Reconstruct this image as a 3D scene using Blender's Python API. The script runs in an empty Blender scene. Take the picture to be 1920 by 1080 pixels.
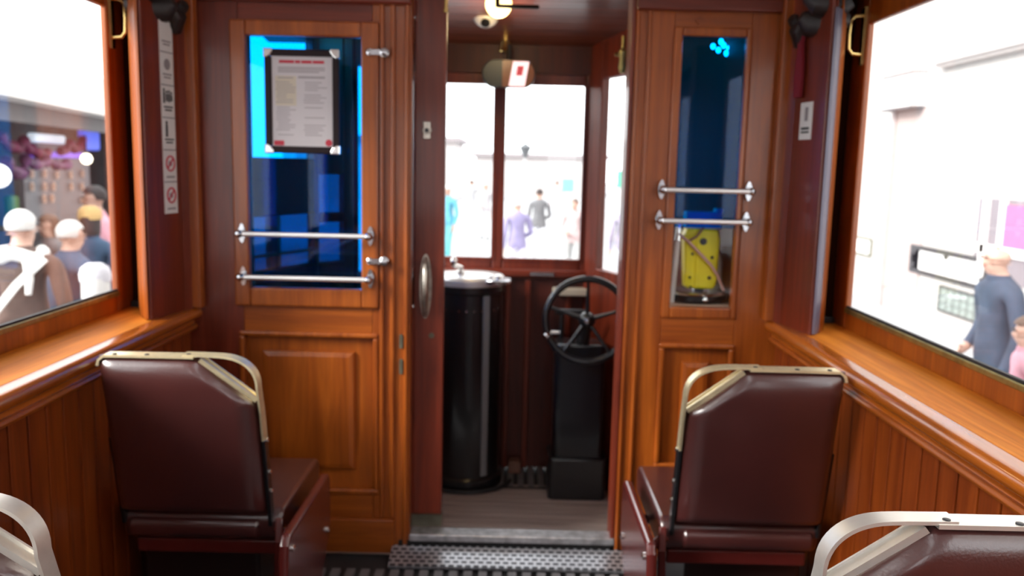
import bpy, math, random
from mathutils import Vector, Matrix
random.seed(4)
sc = bpy.context.scene
col = sc.collection
PI = math.pi
X0 = -0.10            # centre line of the tram
ZF = -0.075           # saloon floor
ZP = -0.17            # driver's platform floor
ZS = -0.95            # street

# ------------------------------------------------------------------ materials
def new_mat(name):
    m = bpy.data.materials.new(name); m.use_nodes = True
    nt = m.node_tree; b = nt.nodes['Principled BSDF']
    return m, nt, b

def plain(name, c, rough=.5, metal=0., coat=0., bump=0., bscale=60., var=0., vscale=6., spec=.5):
    m, nt, b = new_mat(name)
    b.inputs['Base Color'].default_value = (*c, 1)
    b.inputs['Roughness'].default_value = rough
    b.inputs['Metallic'].default_value = metal
    b.inputs['Coat Weight'].default_value = coat
    b.inputs['Coat Roughness'].default_value = .15
    b.inputs['Specular IOR Level'].default_value = spec
    tc = nt.nodes.new('ShaderNodeTexCoord')
    n = nt.nodes.new('ShaderNodeTexNoise'); n.inputs['Scale'].default_value = vscale; n.inputs['Detail'].default_value = 4
    nt.links.new(tc.outputs['Object'], n.inputs['Vector'])
    r = nt.nodes.new('ShaderNodeValToRGB')
    k = max(var, .04)
    r.color_ramp.elements[0].position = .3; r.color_ramp.elements[1].position = .7
    r.color_ramp.elements[0].color = (*[x*(1-k) for x in c], 1)
    r.color_ramp.elements[1].color = (*[min(1, x*(1+k)) for x in c], 1)
    nt.links.new(n.outputs['Fac'], r.inputs['Fac']); nt.links.new(r.outputs['Color'], b.inputs['Base Color'])
    if bump:
        n2 = nt.nodes.new('ShaderNodeTexNoise'); n2.inputs['Scale'].default_value = bscale
        nt.links.new(tc.outputs['Object'], n2.inputs['Vector'])
        bp = nt.nodes.new('ShaderNodeBump'); bp.inputs['Strength'].default_value = bump; bp.inputs['Distance'].default_value = .004
        nt.links.new(n2.outputs['Fac'], bp.inputs['Height']); nt.links.new(bp.outputs['Normal'], b.inputs['Normal'])
    return m

def wood(name, dark, light, axis, rough=.36, coat=.25, grain=1.0):
    m, nt, b = new_mat(name)
    N = nt.nodes.new; L = nt.links.new
    tc = N('ShaderNodeTexCoord'); mp = N('ShaderNodeMapping')
    s = [16*grain]*3; s['XYZ'.index(axis)] = 1.1
    mp.inputs['Scale'].default_value = s
    L(tc.outputs['Object'], mp.inputs['Vector'])
    n = N('ShaderNodeTexNoise'); n.inputs['Scale'].default_value = 1.0; n.inputs['Detail'].default_value = 7
    n.inputs['Roughness'].default_value = .62; n.inputs['Distortion'].default_value = 1.1
    L(mp.outputs['Vector'], n.inputs['Vector'])
    r = N('ShaderNodeValToRGB'); r.color_ramp.elements[0].position = .32; r.color_ramp.elements[1].position = .68
    r.color_ramp.elements[0].color = (*dark, 1); r.color_ramp.elements[1].color = (*light, 1)
    L(n.outputs['Fac'], r.inputs['Fac'])
    mp2 = N('ShaderNodeMapping'); s2 = [90]*3; s2['XYZ'.index(axis)] = 4
    mp2.inputs['Scale'].default_value = s2; L(tc.outputs['Object'], mp2.inputs['Vector'])
    n2 = N('ShaderNodeTexNoise'); n2.inputs['Scale'].default_value = 1.; n2.inputs['Detail'].default_value = 3
    L(mp2.outputs['Vector'], n2.inputs['Vector'])
    n3 = N('ShaderNodeTexNoise'); n3.inputs['Scale'].default_value = 2.2; n3.inputs['Detail'].default_value = 2
    L(tc.outputs['Object'], n3.inputs['Vector'])
    add = N('ShaderNodeMath'); add.operation = 'ADD'; L(n2.outputs['Fac'], add.inputs[0]); L(n3.outputs['Fac'], add.inputs[1])
    mr = N('ShaderNodeMapRange'); mr.inputs['From Min'].default_value = .65; mr.inputs['From Max'].default_value = 1.35
    mr.inputs['To Min'].default_value = .72; mr.inputs['To Max'].default_value = 1.15
    L(add.outputs[0], mr.inputs['Value'])
    mx = N('ShaderNodeVectorMath'); mx.operation = 'SCALE'
    L(r.outputs['Color'], mx.inputs[0]); L(mr.outputs['Result'], mx.inputs['Scale'])
    L(mx.outputs['Vector'], b.inputs['Base Color'])
    b.inputs['Roughness'].default_value = rough
    b.inputs['Coat Weight'].default_value = coat; b.inputs['Coat Roughness'].default_value = .12
    bp = N('ShaderNodeBump'); bp.inputs['Strength'].default_value = .12; bp.inputs['Distance'].default_value = .002
    L(n2.outputs['Fac'], bp.inputs['Height']); L(bp.outputs['Normal'], b.inputs['Normal'])
    return m

def glass(name, tint=(1, 1, 1), refl=1.0, rough=0.0):
    m = bpy.data.materials.new(name); m.use_nodes = True; nt = m.node_tree; nt.nodes.clear()
    N = nt.nodes.new; L = nt.links.new
    o = N('ShaderNodeOutputMaterial'); t = N('ShaderNodeBsdfTransparent'); g = N('ShaderNodeBsdfGlossy')
    t.inputs['Color'].default_value = (*tint, 1); g.inputs['Roughness'].default_value = rough
    g.inputs['Color'].default_value = (refl, refl, refl, 1)
    f = N('ShaderNodeFresnel'); ge = N('ShaderNodeNewGeometry')      # the same reflectance from both sides of the pane
    io = N('ShaderNodeMapRange'); io.inputs['To Min'].default_value = 1.33; io.inputs['To Max'].default_value = 1/1.33
    L(ge.outputs['Backfacing'], io.inputs['Value']); L(io.outputs['Result'], f.inputs['IOR'])
    mx = N('ShaderNodeMixShader'); L(f.outputs[0], mx.inputs[0]); L(t.outputs[0], mx.inputs[1]); L(g.outputs[0], mx.inputs[2])
    L(mx.outputs[0], o.inputs[0]); return m

def emit(name, c, s):
    m, nt, b = new_mat(name)
    b.inputs['Base Color'].default_value = (*c, 1)
    b.inputs['Emission Color'].default_value = (*c, 1); b.inputs['Emission Strength'].default_value = s
    return m

OD, OL = (.225, .043, .0035), (.44, .105, .010)       # honey oak
MD, ML = (.115, .0135, .004), (.22, .030, .009)       # mahogany
oak = {a: wood('oak_' + a, OD, OL, a) for a in 'XYZ'}
mah = {a: wood('mahogany_' + a, MD, ML, a, rough=.42, coat=.2) for a in 'XYZ'}
groove = plain('dark_groove_wood', (.035, .010, .005), .8, spec=.1)
sill_wood = wood('sill_oak', (.48, .125, .009), (.80, .27, .028), 'Y', rough=.6, coat=0)
sill_wood.node_tree.nodes['Principled BSDF'].inputs['Specular IOR Level'].default_value = .2
nosing_wood = wood('nosing_oak', (.28, .060, .005), (.52, .135, .013), 'Y', rough=.25, coat=.5)
wains = wood('wainscot_wood', (.16, .024, .003), (.32, .062, .0075), 'Z')
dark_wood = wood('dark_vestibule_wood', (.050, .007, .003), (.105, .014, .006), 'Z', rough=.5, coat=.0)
ceil_wood = wood('vestibule_ceiling_wood', (.09, .018, .008), (.20, .042, .016), 'X', rough=.3)
cream = plain('cream_paint', (.62, .56, .44), .6)
ceil_paint = plain('white_ceiling_paint', (.86, .84, .80), .5)
black = plain('black_metal', (.012, .012, .014), .28, 0, coat=.3)
blackrub = plain('black_rubber', (.02, .02, .022), .6, bump=.2)
iron = plain('dark_iron', (.05, .05, .055), .35, .6)
steel = plain('worn_steel', (.55, .55, .58), .22, 1., var=.15, vscale=25)
chrome = plain('chrome', (.88, .87, .85), .20, 1.)
greychrome = plain('dull_aluminium', (.84, .81, .75), .42, .8, var=.08, vscale=20)
brass = plain('polished_brass', (.80, .58, .22), .18, 1., var=.12, vscale=30)
satin = plain('satin_chrome', (.95, .94, .93), .38, .7)
nickel = plain('aged_nickel', (.50, .46, .40), .30, 1., var=.3, vscale=40)
darkbrass = plain('tarnished_brass', (.34, .27, .10), .40, .8, var=.25, vscale=30)
palebrass = plain('worn_brass', (.90, .78, .50), .40, .75, var=.12, vscale=30)
leather = plain('maroon_leather', (.062, .016, .015), .30, 0, coat=.7, spec=.9, bump=.12, bscale=220, var=.18, vscale=5)
maroon = plain('maroon_paint', (.10, .014, .012), .22, 0, coat=.5, var=.15)
white = plain('white_paper', (.78, .76, .74), .6)
plasticwhite = plain('white_plastic', (.82, .80, .78), .35)
yellow = plain('yellow_plastic', (.98, .83, .01), .35)
paleblue = plain('pale_plastic', (.75, .78, .72), .4)
pink = plain('pink_cable', (.75, .42, .36), .4)
redink = plain('red_ink', (.55, .03, .06), .6)
greyink = plain('grey_ink', (.30, .27, .28), .7)
blackink = plain('black_ink', (.03, .03, .03), .7)
clear = glass('window_glass', (.97, .98, .98))
blue = glass('blue_glass', (.0, .53, 1.0), 1.0)
darkblue = glass('dark_pane', (.30, .33, .42), 1.0)
redcloth = plain('red_strap', (.22, .008, .02), .6, bump=.2)
blackleather = plain('black_leather_cloth', (.018, .012, .012), .5, bump=.3, bscale=80)
slate = plain('grey_blue_highlight', (.14, .13, .18), .3)
greenplate = plain('tarnished_plate', (.13, .12, .085), .5, .5, var=.3, vscale=20)

def rib_floor():
    m, nt, b = new_mat('ribbed_floor_wood')
    N = nt.nodes.new; L = nt.links.new
    tc = N('ShaderNodeTexCoord'); n = N('ShaderNodeTexNoise'); n.inputs['Scale'].default_value = 14; n.inputs['Detail'].default_value = 5
    L(tc.outputs['Object'], n.inputs['Vector'])
    r = N('ShaderNodeValToRGB'); r.color_ramp.elements[0].color = (.09, .085, .09, 1); r.color_ramp.elements[1].color = (.24, .235, .25, 1)
    L(n.outputs['Fac'], r.inputs['Fac']); L(r.outputs['Color'], b.inputs['Base Color']); b.inputs['Roughness'].default_value = .38
    return m
ribbed = rib_floor()
platwood = wood('worn_platform_planks', (.34, .26, .23), (.62, .51, .47), 'X', rough=.45, coat=0, grain=2)

def perforated():
    m, nt, b = new_mat('perforated_step_plate')
    N = nt.nodes.new; L = nt.links.new
    tc = N('ShaderNodeTexCoord'); br = N('ShaderNodeTexBrick')
    br.offset = .5; br.squash = 1
    br.inputs['Color1'].default_value = (.015, .015, .02, 1); br.inputs['Color2'].default_value = (.015, .015, .02, 1)
    br.inputs['Mortar'].default_value = (.50, .51, .55, 1)
    br.inputs['Scale'].default_value = 1; br.inputs['Brick Width'].default_value = .030; br.inputs['Row Height'].default_value = .021
    br.inputs['Mortar Size'].default_value = .0062; br.inputs['Mortar Smooth'].default_value = .3
    L(tc.outputs['Object'], br.inputs['Vector']); L(br.outputs['Color'], b.inputs['Base Color'])
    b.inputs['Metallic'].default_value = .7; b.inputs['Roughness'].default_value = .3
    return m
perf = perforated()

# ------------------------------------------------------------------ geometry
WL = {}
def wl(o): return WL.get(o.name, Vector((0, 0, 0)))

def props(o, label=None, cat=None, group=None, kind=None):
    if label: o['label'] = label
    if cat: o['category'] = cat
    if group: o['group'] = group
    if kind: o['kind'] = kind
    return o

def thing(name, loc, label, cat, group=None, kind=None):
    o = bpy.data.objects.new(name, None); o.empty_display_size = .05; col.objects.link(o)
    o.location = loc; WL[o.name] = Vector(loc)
    return props(o, label, cat, group, kind)

class MB:
    def __init__(s): s.v = []; s.f = []; s.m = []; s.mi = 0
    def add(s, vs, fs):
        b = len(s.v); s.v += [tuple(v) for v in vs]
        for f in fs: s.f.append(tuple(b + i for i in f)); s.m.append(s.mi)
        return s
    def box(s, x0, x1, y0, y1, z0, z1):
        x0, x1 = sorted((x0, x1)); y0, y1 = sorted((y0, y1)); z0, z1 = sorted((z0, z1))
        vs = [(x, y, z) for x in (x0, x1) for y in (y0, y1) for z in (z0, z1)]
        return s.add(vs, [(0, 1, 3, 2), (4, 6, 7, 5), (0, 4, 5, 1), (2, 3, 7, 6), (0, 2, 6, 4), (1, 5, 7, 3)])
    def obox(s, c, a, b, d):
        c, a, b, d = map(Vector, (c, a, b, d))
        if a.cross(b).dot(d) < 0: a, b = b, a
        vs = [c + i*a + j*b + k*d for i in (-1, 1) for j in (-1, 1) for k in (-1, 1)]
        return s.add(vs, [(0, 1, 3, 2), (4, 6, 7, 5), (0, 4, 5, 1), (2, 3, 7, 6), (0, 2, 6, 4), (1, 5, 7, 3)])
    def prism(s, poly, fn, d0, d1):
        n = len(poly)
        vs = [fn(p[0], p[1], d0) for p in poly] + [fn(p[0], p[1], d1) for p in poly]
        fs = [tuple(range(n))[::-1], tuple(range(n, 2*n))] + [(i, (i+1) % n, n+(i+1) % n, n+i) for i in range(n)]
        return s.add(vs, fs)
    def strip(s, pts, wdir, w, t, closed=False):
        """flat band along pts; wdir width direction, w half width, t thickness (normal in the bend plane)"""
        pts = [Vector(p) for p in pts]; wd = Vector(wdir).normalized(); vs = []
        n = len(pts)
        for i, p in enumerate(pts):
            a = pts[max(0, i-1)]; b = pts[min(n-1, i+1)]
            nn = (b-a).normalized().cross(wd).normalized()
            for u, q in ((-1, -1), (1, -1), (1, 1), (-1, 1)): vs.append(p + wd*w*u + nn*t*.5*q)
        fs = [(0, 1, 2, 3), tuple(4*(n-1)+k for k in (3, 2, 1, 0))]
        for i in range(n-1):
            for k in range(4):
                fs.append((4*i+k, 4*i+4+k, 4*i+4+(k+1) % 4, 4*i+(k+1) % 4))
        return s.add(vs, fs)
    def tube(s, pts, r, n=12, closed=False):
        pts = [Vector(p) for p in pts]; N = len(pts); vs = []
        rr = r if isinstance(r, (list, tuple)) else [r]*N
        up = None
        for i, p in enumerate(pts):
            a = pts[(i-1) % N] if closed else pts[max(0, i-1)]; b = pts[(i+1) % N] if closed else pts[min(N-1, i+1)]
            t = (b-a).normalized()
            if up is None: up = t.orthogonal().normalized()
            up = (up - t*up.dot(t)).normalized(); w = t.cross(up)
            for k in range(n):
                an = 2*PI*k/n; vs.append(p + (up*math.cos(an) + w*math.sin(an))*rr[i])
        fs = []
        for i in range(N if closed else N-1):
            j = (i+1) % N
            for k in range(n): fs.append((i*n+k, i*n+(k+1) % n, j*n+(k+1) % n, j*n+k))
        if not closed: fs += [tuple(range(n))[::-1], tuple((N-1)*n+k for k in range(n))]
        return s.add(vs, fs)
    def lathe(s, prof, c, axis=(0, 0, 1), n=24):
        c = Vector(c); ax = Vector(axis).normalized(); u = ax.orthogonal().normalized(); w = ax.cross(u); vs = []
        for r, h in prof:
            for k in range(n):
                a = 2*PI*k/n; vs.append(c + ax*h + (u*math.cos(a) + w*math.sin(a))*max(r, 1e-4))
        fs = []
        for i in range(len(prof)-1):
            for k in range(n): fs.append((i*n+k, i*n+(k+1) % n, (i+1)*n+(k+1) % n, (i+1)*n+k))
        fs += [tuple(range(n))[::-1], tuple((len(prof)-1)*n+k for k in range(n))]
        return s.add(vs, fs)
    def ball(s, c, rx, ry=None, rz=None, n=20, m=12):
        ry = ry or rx; rz = rz or rx; c = Vector(c); vs = [c + Vector((0, 0, -rz))]
        for j in range(1, m):
            p = -PI/2 + PI*j/m
            for k in range(n):
                a = 2*PI*k/n; vs.append(c + Vector((rx*math.cos(p)*math.cos(a), ry*math.cos(p)*math.sin(a), rz*math.sin(p))))
        vs.append(c + Vector((0, 0, rz))); fs = []
        for k in range(n):
            fs.append((0, 1+(k+1) % n, 1+k)); fs.append((len(vs)-1, 1+(m-2)*n+k, 1+(m-2)*n+(k+1) % n))
            for j in range(m-2): fs.append((1+j*n+k, 1+j*n+(k+1) % n, 1+(j+1)*n+(k+1) % n, 1+(j+1)*n+k))
        return s.add(vs, fs)
    def pieces(s):
        par = list(range(len(s.v)))
        def find(i):
            while par[i] != i: par[i] = par[par[i]]; i = par[i]
            return i
        for f in s.f:
            for q in f[1:]: par[find(q)] = find(f[0])
        out = {}
        for f in s.f: out.setdefault(find(f[0]), []).append(f)
        for fs in out.values():
            ids = sorted({i for f in fs for i in f}); mp = {v: k for k, v in enumerate(ids)}
            m = MB(); m.add([s.v[i] for i in ids], [tuple(mp[i] for i in f) for f in fs]); yield m
    def build_each(s, *a, **k): return [m.build(*a, **k) for m in s.pieces()]
    def build(s, name, mat, parent=None, at=None, bevel=0, smooth=False, label=None, cat=None, group=None, kind=None, seg=2, fix=True):
        base = Vector(at) if at is not None else (wl(parent) if parent else Vector((0, 0, 0)))
        me = bpy.data.meshes.new(name); me.from_pydata([tuple(Vector(v)-base) for v in s.v], [], s.f); me.update()
        if fix:
            import bmesh
            bm = bmesh.new(); bm.from_mesh(me); bmesh.ops.recalc_face_normals(bm, faces=bm.faces); bm.to_mesh(me); bm.free()
        mats = mat if isinstance(mat, (list, tuple)) else [mat]
        for q in mats: me.materials.append(q)
        if len(mats) > 1: me.polygons.foreach_set('material_index', s.m)
        if smooth: me.polygons.foreach_set('use_smooth', [True]*len(me.polygons))
        o = bpy.data.objects.new(name, me); col.objects.link(o)
        WL[o.name] = base
        if parent: o.parent = parent; o.location = base - wl(parent)
        else: o.location = base
        if bevel:
            b = o.modifiers.new('Bevel', 'BEVEL'); b.width = bevel; b.segments = seg; b.limit_method = 'ANGLE'; b.angle_limit = .6
        if smooth:
            try: me.set_sharp_from_angle(angle=math.radians(40))
            except Exception: pass
        return props(o, label, cat, group, kind)

def arc(c, r, a0, a1, n, fn): return [fn(c[0]+r*math.cos(a0+(a1-a0)*i/n), c[1]+r*math.sin(a0+(a1-a0)*i/n)) for i in range(n+1)]
def rrect(x0, x1, z0, z1, r, n=5):
    p = []
    for cx, cz, a in ((x1-r, z1-r, 0), (x0+r, z1-r, PI/2), (x0+r, z0+r, PI), (x1-r, z0+r, 1.5*PI)):
        p += [(cx+r*math.cos(a+PI/2*i/n), cz+r*math.sin(a+PI/2*i/n)) for i in range(n+1)]
    return p
def facing(x, z, d): return (x, d, z)          # a polygon in the X-Z plane pushed along Y

def copy_tree(o, delta, label):
    c = o.copy(); col.objects.link(c); c.location = o.location + Vector(delta); c['label'] = label
    def kids(a, b):
        for ch in list(a.children):
            d = ch.copy(); col.objects.link(d); d.parent = b; kids(ch, d)
    kids(o, c); return c

# ------------------------------------------------------------------ camera
FPX = 1600.0
cam_d = bpy.data.cameras.new('camera'); cam = bpy.data.objects.new('camera', cam_d); col.objects.link(cam)
cam_d.sensor_width = 36; cam_d.lens = FPX/1920*36
p_, r_ = math.radians(8.24), math.radians(-1.32)
F = Vector((0, math.cos(p_), -math.sin(p_))); RT = Vector((1, 0, 0)); DN = F.cross(RT)
R0 = RT*math.cos(r_) + DN*math.sin(r_); D0 = -RT*math.sin(r_) + DN*math.cos(r_)
CAM = Vector((0, 0, 1.36))
cam.matrix_world = Matrix(((R0.x, -D0.x, -F.x, CAM.x), (R0.y, -D0.y, -F.y, CAM.y), (R0.z, -D0.z, -F.z, CAM.z), (0, 0, 0, 1)))
cam_d.clip_start = .05; cam_d.clip_end = 300
cam_d.dof.use_dof = True; cam_d.dof.focus_distance = 1.25; cam_d.dof.aperture_fstop = 4.0
sc.camera = cam
def ray(x, y): return R0*((x-960)/FPX) + D0*((y-540)/FPX) + F
def atY(x, y, Y):
    d = ray(x, y); return CAM + d*(Y/d.y)
def atX(x, y, X):
    d = ray(x, y); return CAM + d*(X/d.x)
def plane(x, y, p0, nrm):
    d = ray(x, y); p0 = Vector(p0); nrm = Vector(nrm); return CAM + d*((p0-CAM).dot(nrm)/d.dot(nrm))

# ------------------------------------------------------------------ saloon shell
REAR = -2.6
def S(s, hw): return X0 + s*hw
fl = MB(); fl.box(X0-1.1, X0+1.1, REAR, 3.0, ZF-.06, ZF-.012)
floor = fl.build('floor', blackrub, label='dark ribbed floor of the tram saloon', cat='floor', kind='structure')
m = MB(); x = X0-.62
while x < X0+.62:
    m.box(x, x+.030, REAR, 2.86, ZF-.012, ZF); x += .052
m.build('floor_laths', ribbed, floor)
# curved ceiling with two unseen rows of sky openings added for seat sheen
cl = MB()
def ceil_z(x):
    pts = [(-1.28, 2.0), (-.9, 2.14), (-.4, 2.22), (.4, 2.22), (.9, 2.14), (1.28, 2.0)]
    for (a, za), (b, zb_) in zip(pts, pts[1:]):
        if a <= x <= b: return za+(zb_-za)*(x-a)/(b-a)
def ceil_piece(xs, y0, y1):
    pr = [(X0+x, ceil_z(x)) for x in xs] + [(X0+x, ceil_z(x)+.05) for x in reversed(xs)]
    cl.prism(pr, facing, y0, y1)
ceil_piece([-1.28, -.9, -.66], REAR, 3.06); ceil_piece([.66, .9, 1.28], REAR, 3.06); ceil_piece([-.46, -.4, .4, .46], REAR, 3.06)
for a, b in ((-.66, -.46), (.46, .66)):
    for y0, y1 in ((REAR, -2.2), (-.95, -.85), (.45, .55), (1.85, 3.06)): ceil_piece([a, b], y0, y1)
ce = cl.build('ceiling', ceil_paint, label='curved pale ceiling with added sky openings above the saloon', cat='ceiling', kind='structure')
w = MB()
for a, b in ((-.66, -.46), (.46, .66)):
    for y0, y1 in ((-2.2, -.95), (-.85, .45), (.55, 1.85)): w.box(X0+a, X0+b, y0, y1, 2.235, 2.240)
w.build_each('added_opening_glass', clear, ce)

bays = [(1.30, 2.832), (-.06, 1.08), (-1.20, -.28), (-2.36, -1.42)]
for s, side in ((-1, 'left'), (1, 'right')):
    # wall: tongue and groove boards, posts and the strip over the windows
    w = MB()
    y = REAR
    while y < 2.995:
        w.box(S(s, 1.045), S(s, 1.062), y+.0034, min(y+.080, 3.012)-.0034, ZF, .80); y += .080
    wall = w.build('wall_' + side, wains, bevel=.0025, label='tongue and groove panelled ' + side + ' side of the saloon', cat='wall', kind='structure')
    w = MB(); w.box(S(s, 1.26), S(s, 1.30), REAR, 3.06, .70, .84); w.box(S(s, 1.235), S(s, 1.30), REAR, 3.06, 1.93, 2.06)
    w.box(S(s, 1.246), S(s, 1.256), 2.90, 3.06, .8, 1.95); w.box(S(s, 1.15), S(s, 1.256), 2.965, 3.06, .8, 2.0)
    w.build('outer_boards', groove, wall)
    w = MB(); w.box(S(s, 1.058), S(s, 1.12), REAR, 3.02, ZF, .80); w.build('backing', groove, wall)
    edges = [2.98] + [b[0] for b in bays]
    w = MB()
    pl = [(1.066, 2.725), (1.035, 2.925), (1.02, 2.955), (1.02, 3.02), (1.155, 3.02), (1.150, 2.845), (1.10, 2.758), (1.076, 2.722)]
    w.prism(pl, lambda a, b, d: (S(s, a), b, d), .83, 2.10)
    w.build('corner_post', mah['Z'], wall, bevel=.004)
    for k, b in enumerate(bays):
        w = MB(); yc = b[0]-.10
        w.box(S(s, 1.07), S(s, 1.26), yc-.075, yc+.065, .83, 2.02); w.build('post', mah['Z'], wall, bevel=.012)
    w = MB(); w.prism([(.992, 2.955), (.988, 2.965), (.988, 2.99), (1.03, 3.0), (1.03, 2.955)], lambda a, b, d: (S(s, a), b, d), .835, 2.10)
    w.build('corner_batten', oak['Z'], wall, bevel=.003)
    w = MB(); w.prism([(1.070, 2.708), (1.081, 2.708), (1.107, 2.746), (1.098, 2.756)], lambda a, b, d: (S(s, a), b, d), .838, 1.86)
    w.build('guide_strip', slate if s > 0 else oak['Z'], wall, bevel=.002)  # grey-blue on the right imitates a pale highlight along the strip
    w = MB(); w.prism([(1.109, 2.748), (1.148, 2.818), (1.148, 2.845), (1.10, 2.762)], lambda a, b, d: (S(s, a), b, d), .834, 1.95)
    w.build('guide_board', oak['Z'], wall, bevel=.002)
    # sill with a rounded nosing
    sp = [(1.058, .834)] + [(1.026+.022*math.cos(a), .812+.022*math.sin(a)) for a in [PI/2+PI*.95*i/10 for i in range(11)]] + [(1.032, .785), (1.030, .762), (1.046, .752), (1.058, .752)]
    w = MB(); w.prism(sp, lambda a, b, d: (S(s, a), d, b), REAR, 3.0)
    nose = w
    w = MB(); w.prism([(1.26, .842), (1.062, .833), (1.062, .80), (1.26, .80)], lambda a, b, d: (S(s, a), d, b), REAR, 3.0)
    sill = w.build('sill_' + side, sill_wood, bevel=.002, label='varnished wooden window sill along the ' + side + ' side', cat='window sill', kind='structure')
    nose.build('nosing', nosing_wood, sill, smooth=True)
    w = MB(); w.prism([(1.022, .772), (1.016, .764), (1.022, .754), (1.05, .754), (1.05, .772)], lambda a, b, d: (S(s, a), d, b), REAR, 2.995)
    w.build('rail_bead', oak['Y'], sill, bevel=.003)
    for k, (a, b) in enumerate(bays):
        n = 2*k + (1 if s < 0 else 2)
        win = MB()
        H0, H1 = 1.222, 1.244
        win.box(S(s, H0), S(s, H1), a-.09, a, .838, 1.94); win.box(S(s, H0), S(s, H1), b, b+.115, .838, 1.94)
        win.box(S(s, H0), S(s, H1), a, b, .838, .90); win.box(S(s, H0), S(s, H1), a, b, 1.83, 1.94)
        wo = win.build('window_%d' % n, oak['Z'], bevel=.006, label='large varnished sash window on the ' + side + ' side' + ('' if k == 0 else ', further back in the car'), cat='window', kind='structure')
        g = MB(); g.box(S(s, 1.234), S(s, 1.238), a-.01, b+.01, .89, 1.84); g.build('glass', clear, wo)
        g = MB(); g.box(S(s, 1.217), S(s, 1.233), a, b, .893, .909)
        g.build('brass_strip', darkbrass, wo, bevel=.003)
        g = MB(); g.box(S(s, 1.224), S(s, 1.233), a, b, .909, .916); g.build('rubber_seal', blackrub, wo)
        if k == 0:
            h = MB(); yc = b+.034; zt, zb = (1.868, 1.735)
            xp = S(s, 1.222)
            h.box(xp, xp-s*.005, yc-.012, yc+.012, zb-.03, zt+.02)
            pts = [(xp, yc, zt-.005), (xp-s*.030, yc+.003, zt-.007), (xp-s*.042, yc+.004, zt-.022), (xp-s*.044, yc+.004, (zt+zb)/2), (xp-s*.042, yc+.004, zb+.022), (xp-s*.030, yc+.003, zb+.007), (xp, yc, zb+.005)]
            h.tube(pts, .0065, 12); h.build('sash_handle', brass, wo, smooth=True)
            l = MB(); l.box(S(s, 1.18), S(s, 1.222), b+.085, b+.112, .838, .862); l.build('sash_stop', blackrub, wo, bevel=.004)

# rear end of the saloon (behind the camera): two windows and a doorway
w = MB()
for (a, b, z0, z1) in ((-1.3, -1.1, .8, 2.2), (-.52, -.32, ZF, 2.3), (.32, .52, ZF, 2.3), (1.1, 1.3, .8, 2.2), (-1.3, -.52, ZF, .85), (.52, 1.3, ZF, .85), (-1.3, -.4, 1.85, 2.2), (.4, 1.3, 1.85, 2.2), (-.4, .4, ZF, 2.3)):
    w.box(X0+a, X0+b, REAR-.05, REAR, z0, z1)
w.build('wall_rear', oak['Z'], label='rear end of the saloon with windows', cat='wall', kind='structure')

# ------------------------------------------------------------------ bulkhead (front wall)
YB = 3.0
def hole_wall(mb, x0, x1, z0, z1, y0, y1, holes):
    """vertical strips round rectangular holes (x0,x1,z0,z1) that do not overlap in x"""
    x = x0
    for a, b, c, d in sorted(holes):
        if a > x: mb.box(x, a, y0, y1, z0, z1)
        zz = z0
        for (p, q) in sorted([(h[2], h[3]) for h in holes if h[0] == a]):
            if p > zz: mb.box(a, b, y0, y1, zz, p)
            zz = q
        if zz < z1 and a >= x: mb.box(a, b, y0, y1, zz, z1)
        x = max(x, b)
    if x < x1: mb.box(x, x1, y0, y1, z0, z1)
w = MB()
# stiles (upright) of the left half
w.box(-.495, -.36, YB, YB+.045, ZF, 2.22)
# right half
w.box(.397, .535, YB, YB+.045, ZF, 2.22); w.box(.798, 1.0, YB, YB+.045, ZF, 2.22)
fw = w.build('wall_front', oak['Z'], bevel=.004, label='varnished wooden bulkhead between saloon and driver platform', cat='bulkhead', kind='structure')
w = MB(); w.box(-1.20, -.955, YB, YB+.045, ZF, 2.22); w.build('corner_stile', mah['Z'], fw, bevel=.004)
w = MB()
for x0, x1, lim in ((-.955, -.495, ((ZF, .155), (.745, .86))), (.535, .798, ((ZF, .277), (.737, .855), (1.815, 2.22)))):
    for a, b in lim: w.box(x0, x1, YB+.001, YB+.045, a, b)
w.box(-.36, .397, YB, YB+.045, 1.98, 2.25)
w.build('rails', oak['X'], fw, bevel=.003)
w = MB(); w.box(-.955, -.495, YB+.001, YB+.045, 1.80, 2.22); w.build('top_rail', mah['X'], fw, bevel=.003)
w = MB(); w.box(-.96, -.49, YB+.022, YB+.04, .15, .75); w.box(.53, .80, YB+.022, YB+.04, .27, .74); w.build('panel', oak['Z'], fw)
for (a, b, c, d) in ((-.895, -.562, .236, .678), (.618, .717, .335, .670)):
    w = MB()
    def ringpts(i, y): return [(a+i, y, c+i), (b-i, y, c+i), (b-i, y, d-i), (a+i, y, d-i)]
    v = ringpts(0, YB+.023) + ringpts(.004, YB+.008) + ringpts(.020, YB+.004)
    w.add(v, [(0, 1, 5, 4), (1, 2, 6, 5), (2, 3, 7, 6), (3, 0, 4, 7), (4, 5, 9, 8), (5, 6, 10, 9), (6, 7, 11, 10), (7, 4, 8, 11), (8, 9, 10, 11)])
    w.build('raised_panel', oak['Z'], fw)
for (a, b, c, d) in ((-.972, -.474, .148, .750), (.532, .800, .274, .740)):
    w = MB(); t = .018
    for p in ((a, b, c, c+t), (a, b, d-t, d), (a, a+t, c+t, d-t), (b-t, b, c+t, d-t)): w.box(p[0], p[1], YB-.010, YB+.015, p[2], p[3])
    w.build('panel_moulding', oak['Z'], fw, bevel=.006, seg=3)
w = MB(); w.box(-1.09, -.414, YB-.022, YB, ZF+.002, .056); w.build('kick_board', oak['X'], fw, bevel=.005)
w = MB()                                                        # upright beads beside the doorway
for x in (-.462, -.424, -.376): w.box(x-.008, x+.008, YB-.012, YB+.002, (.06 if x < -.41 else ZF), 2.2)
for x in (.408, .448): w.box(x-.007, x+.007, YB-.012, YB+.002, ZF, 2.2)
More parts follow.
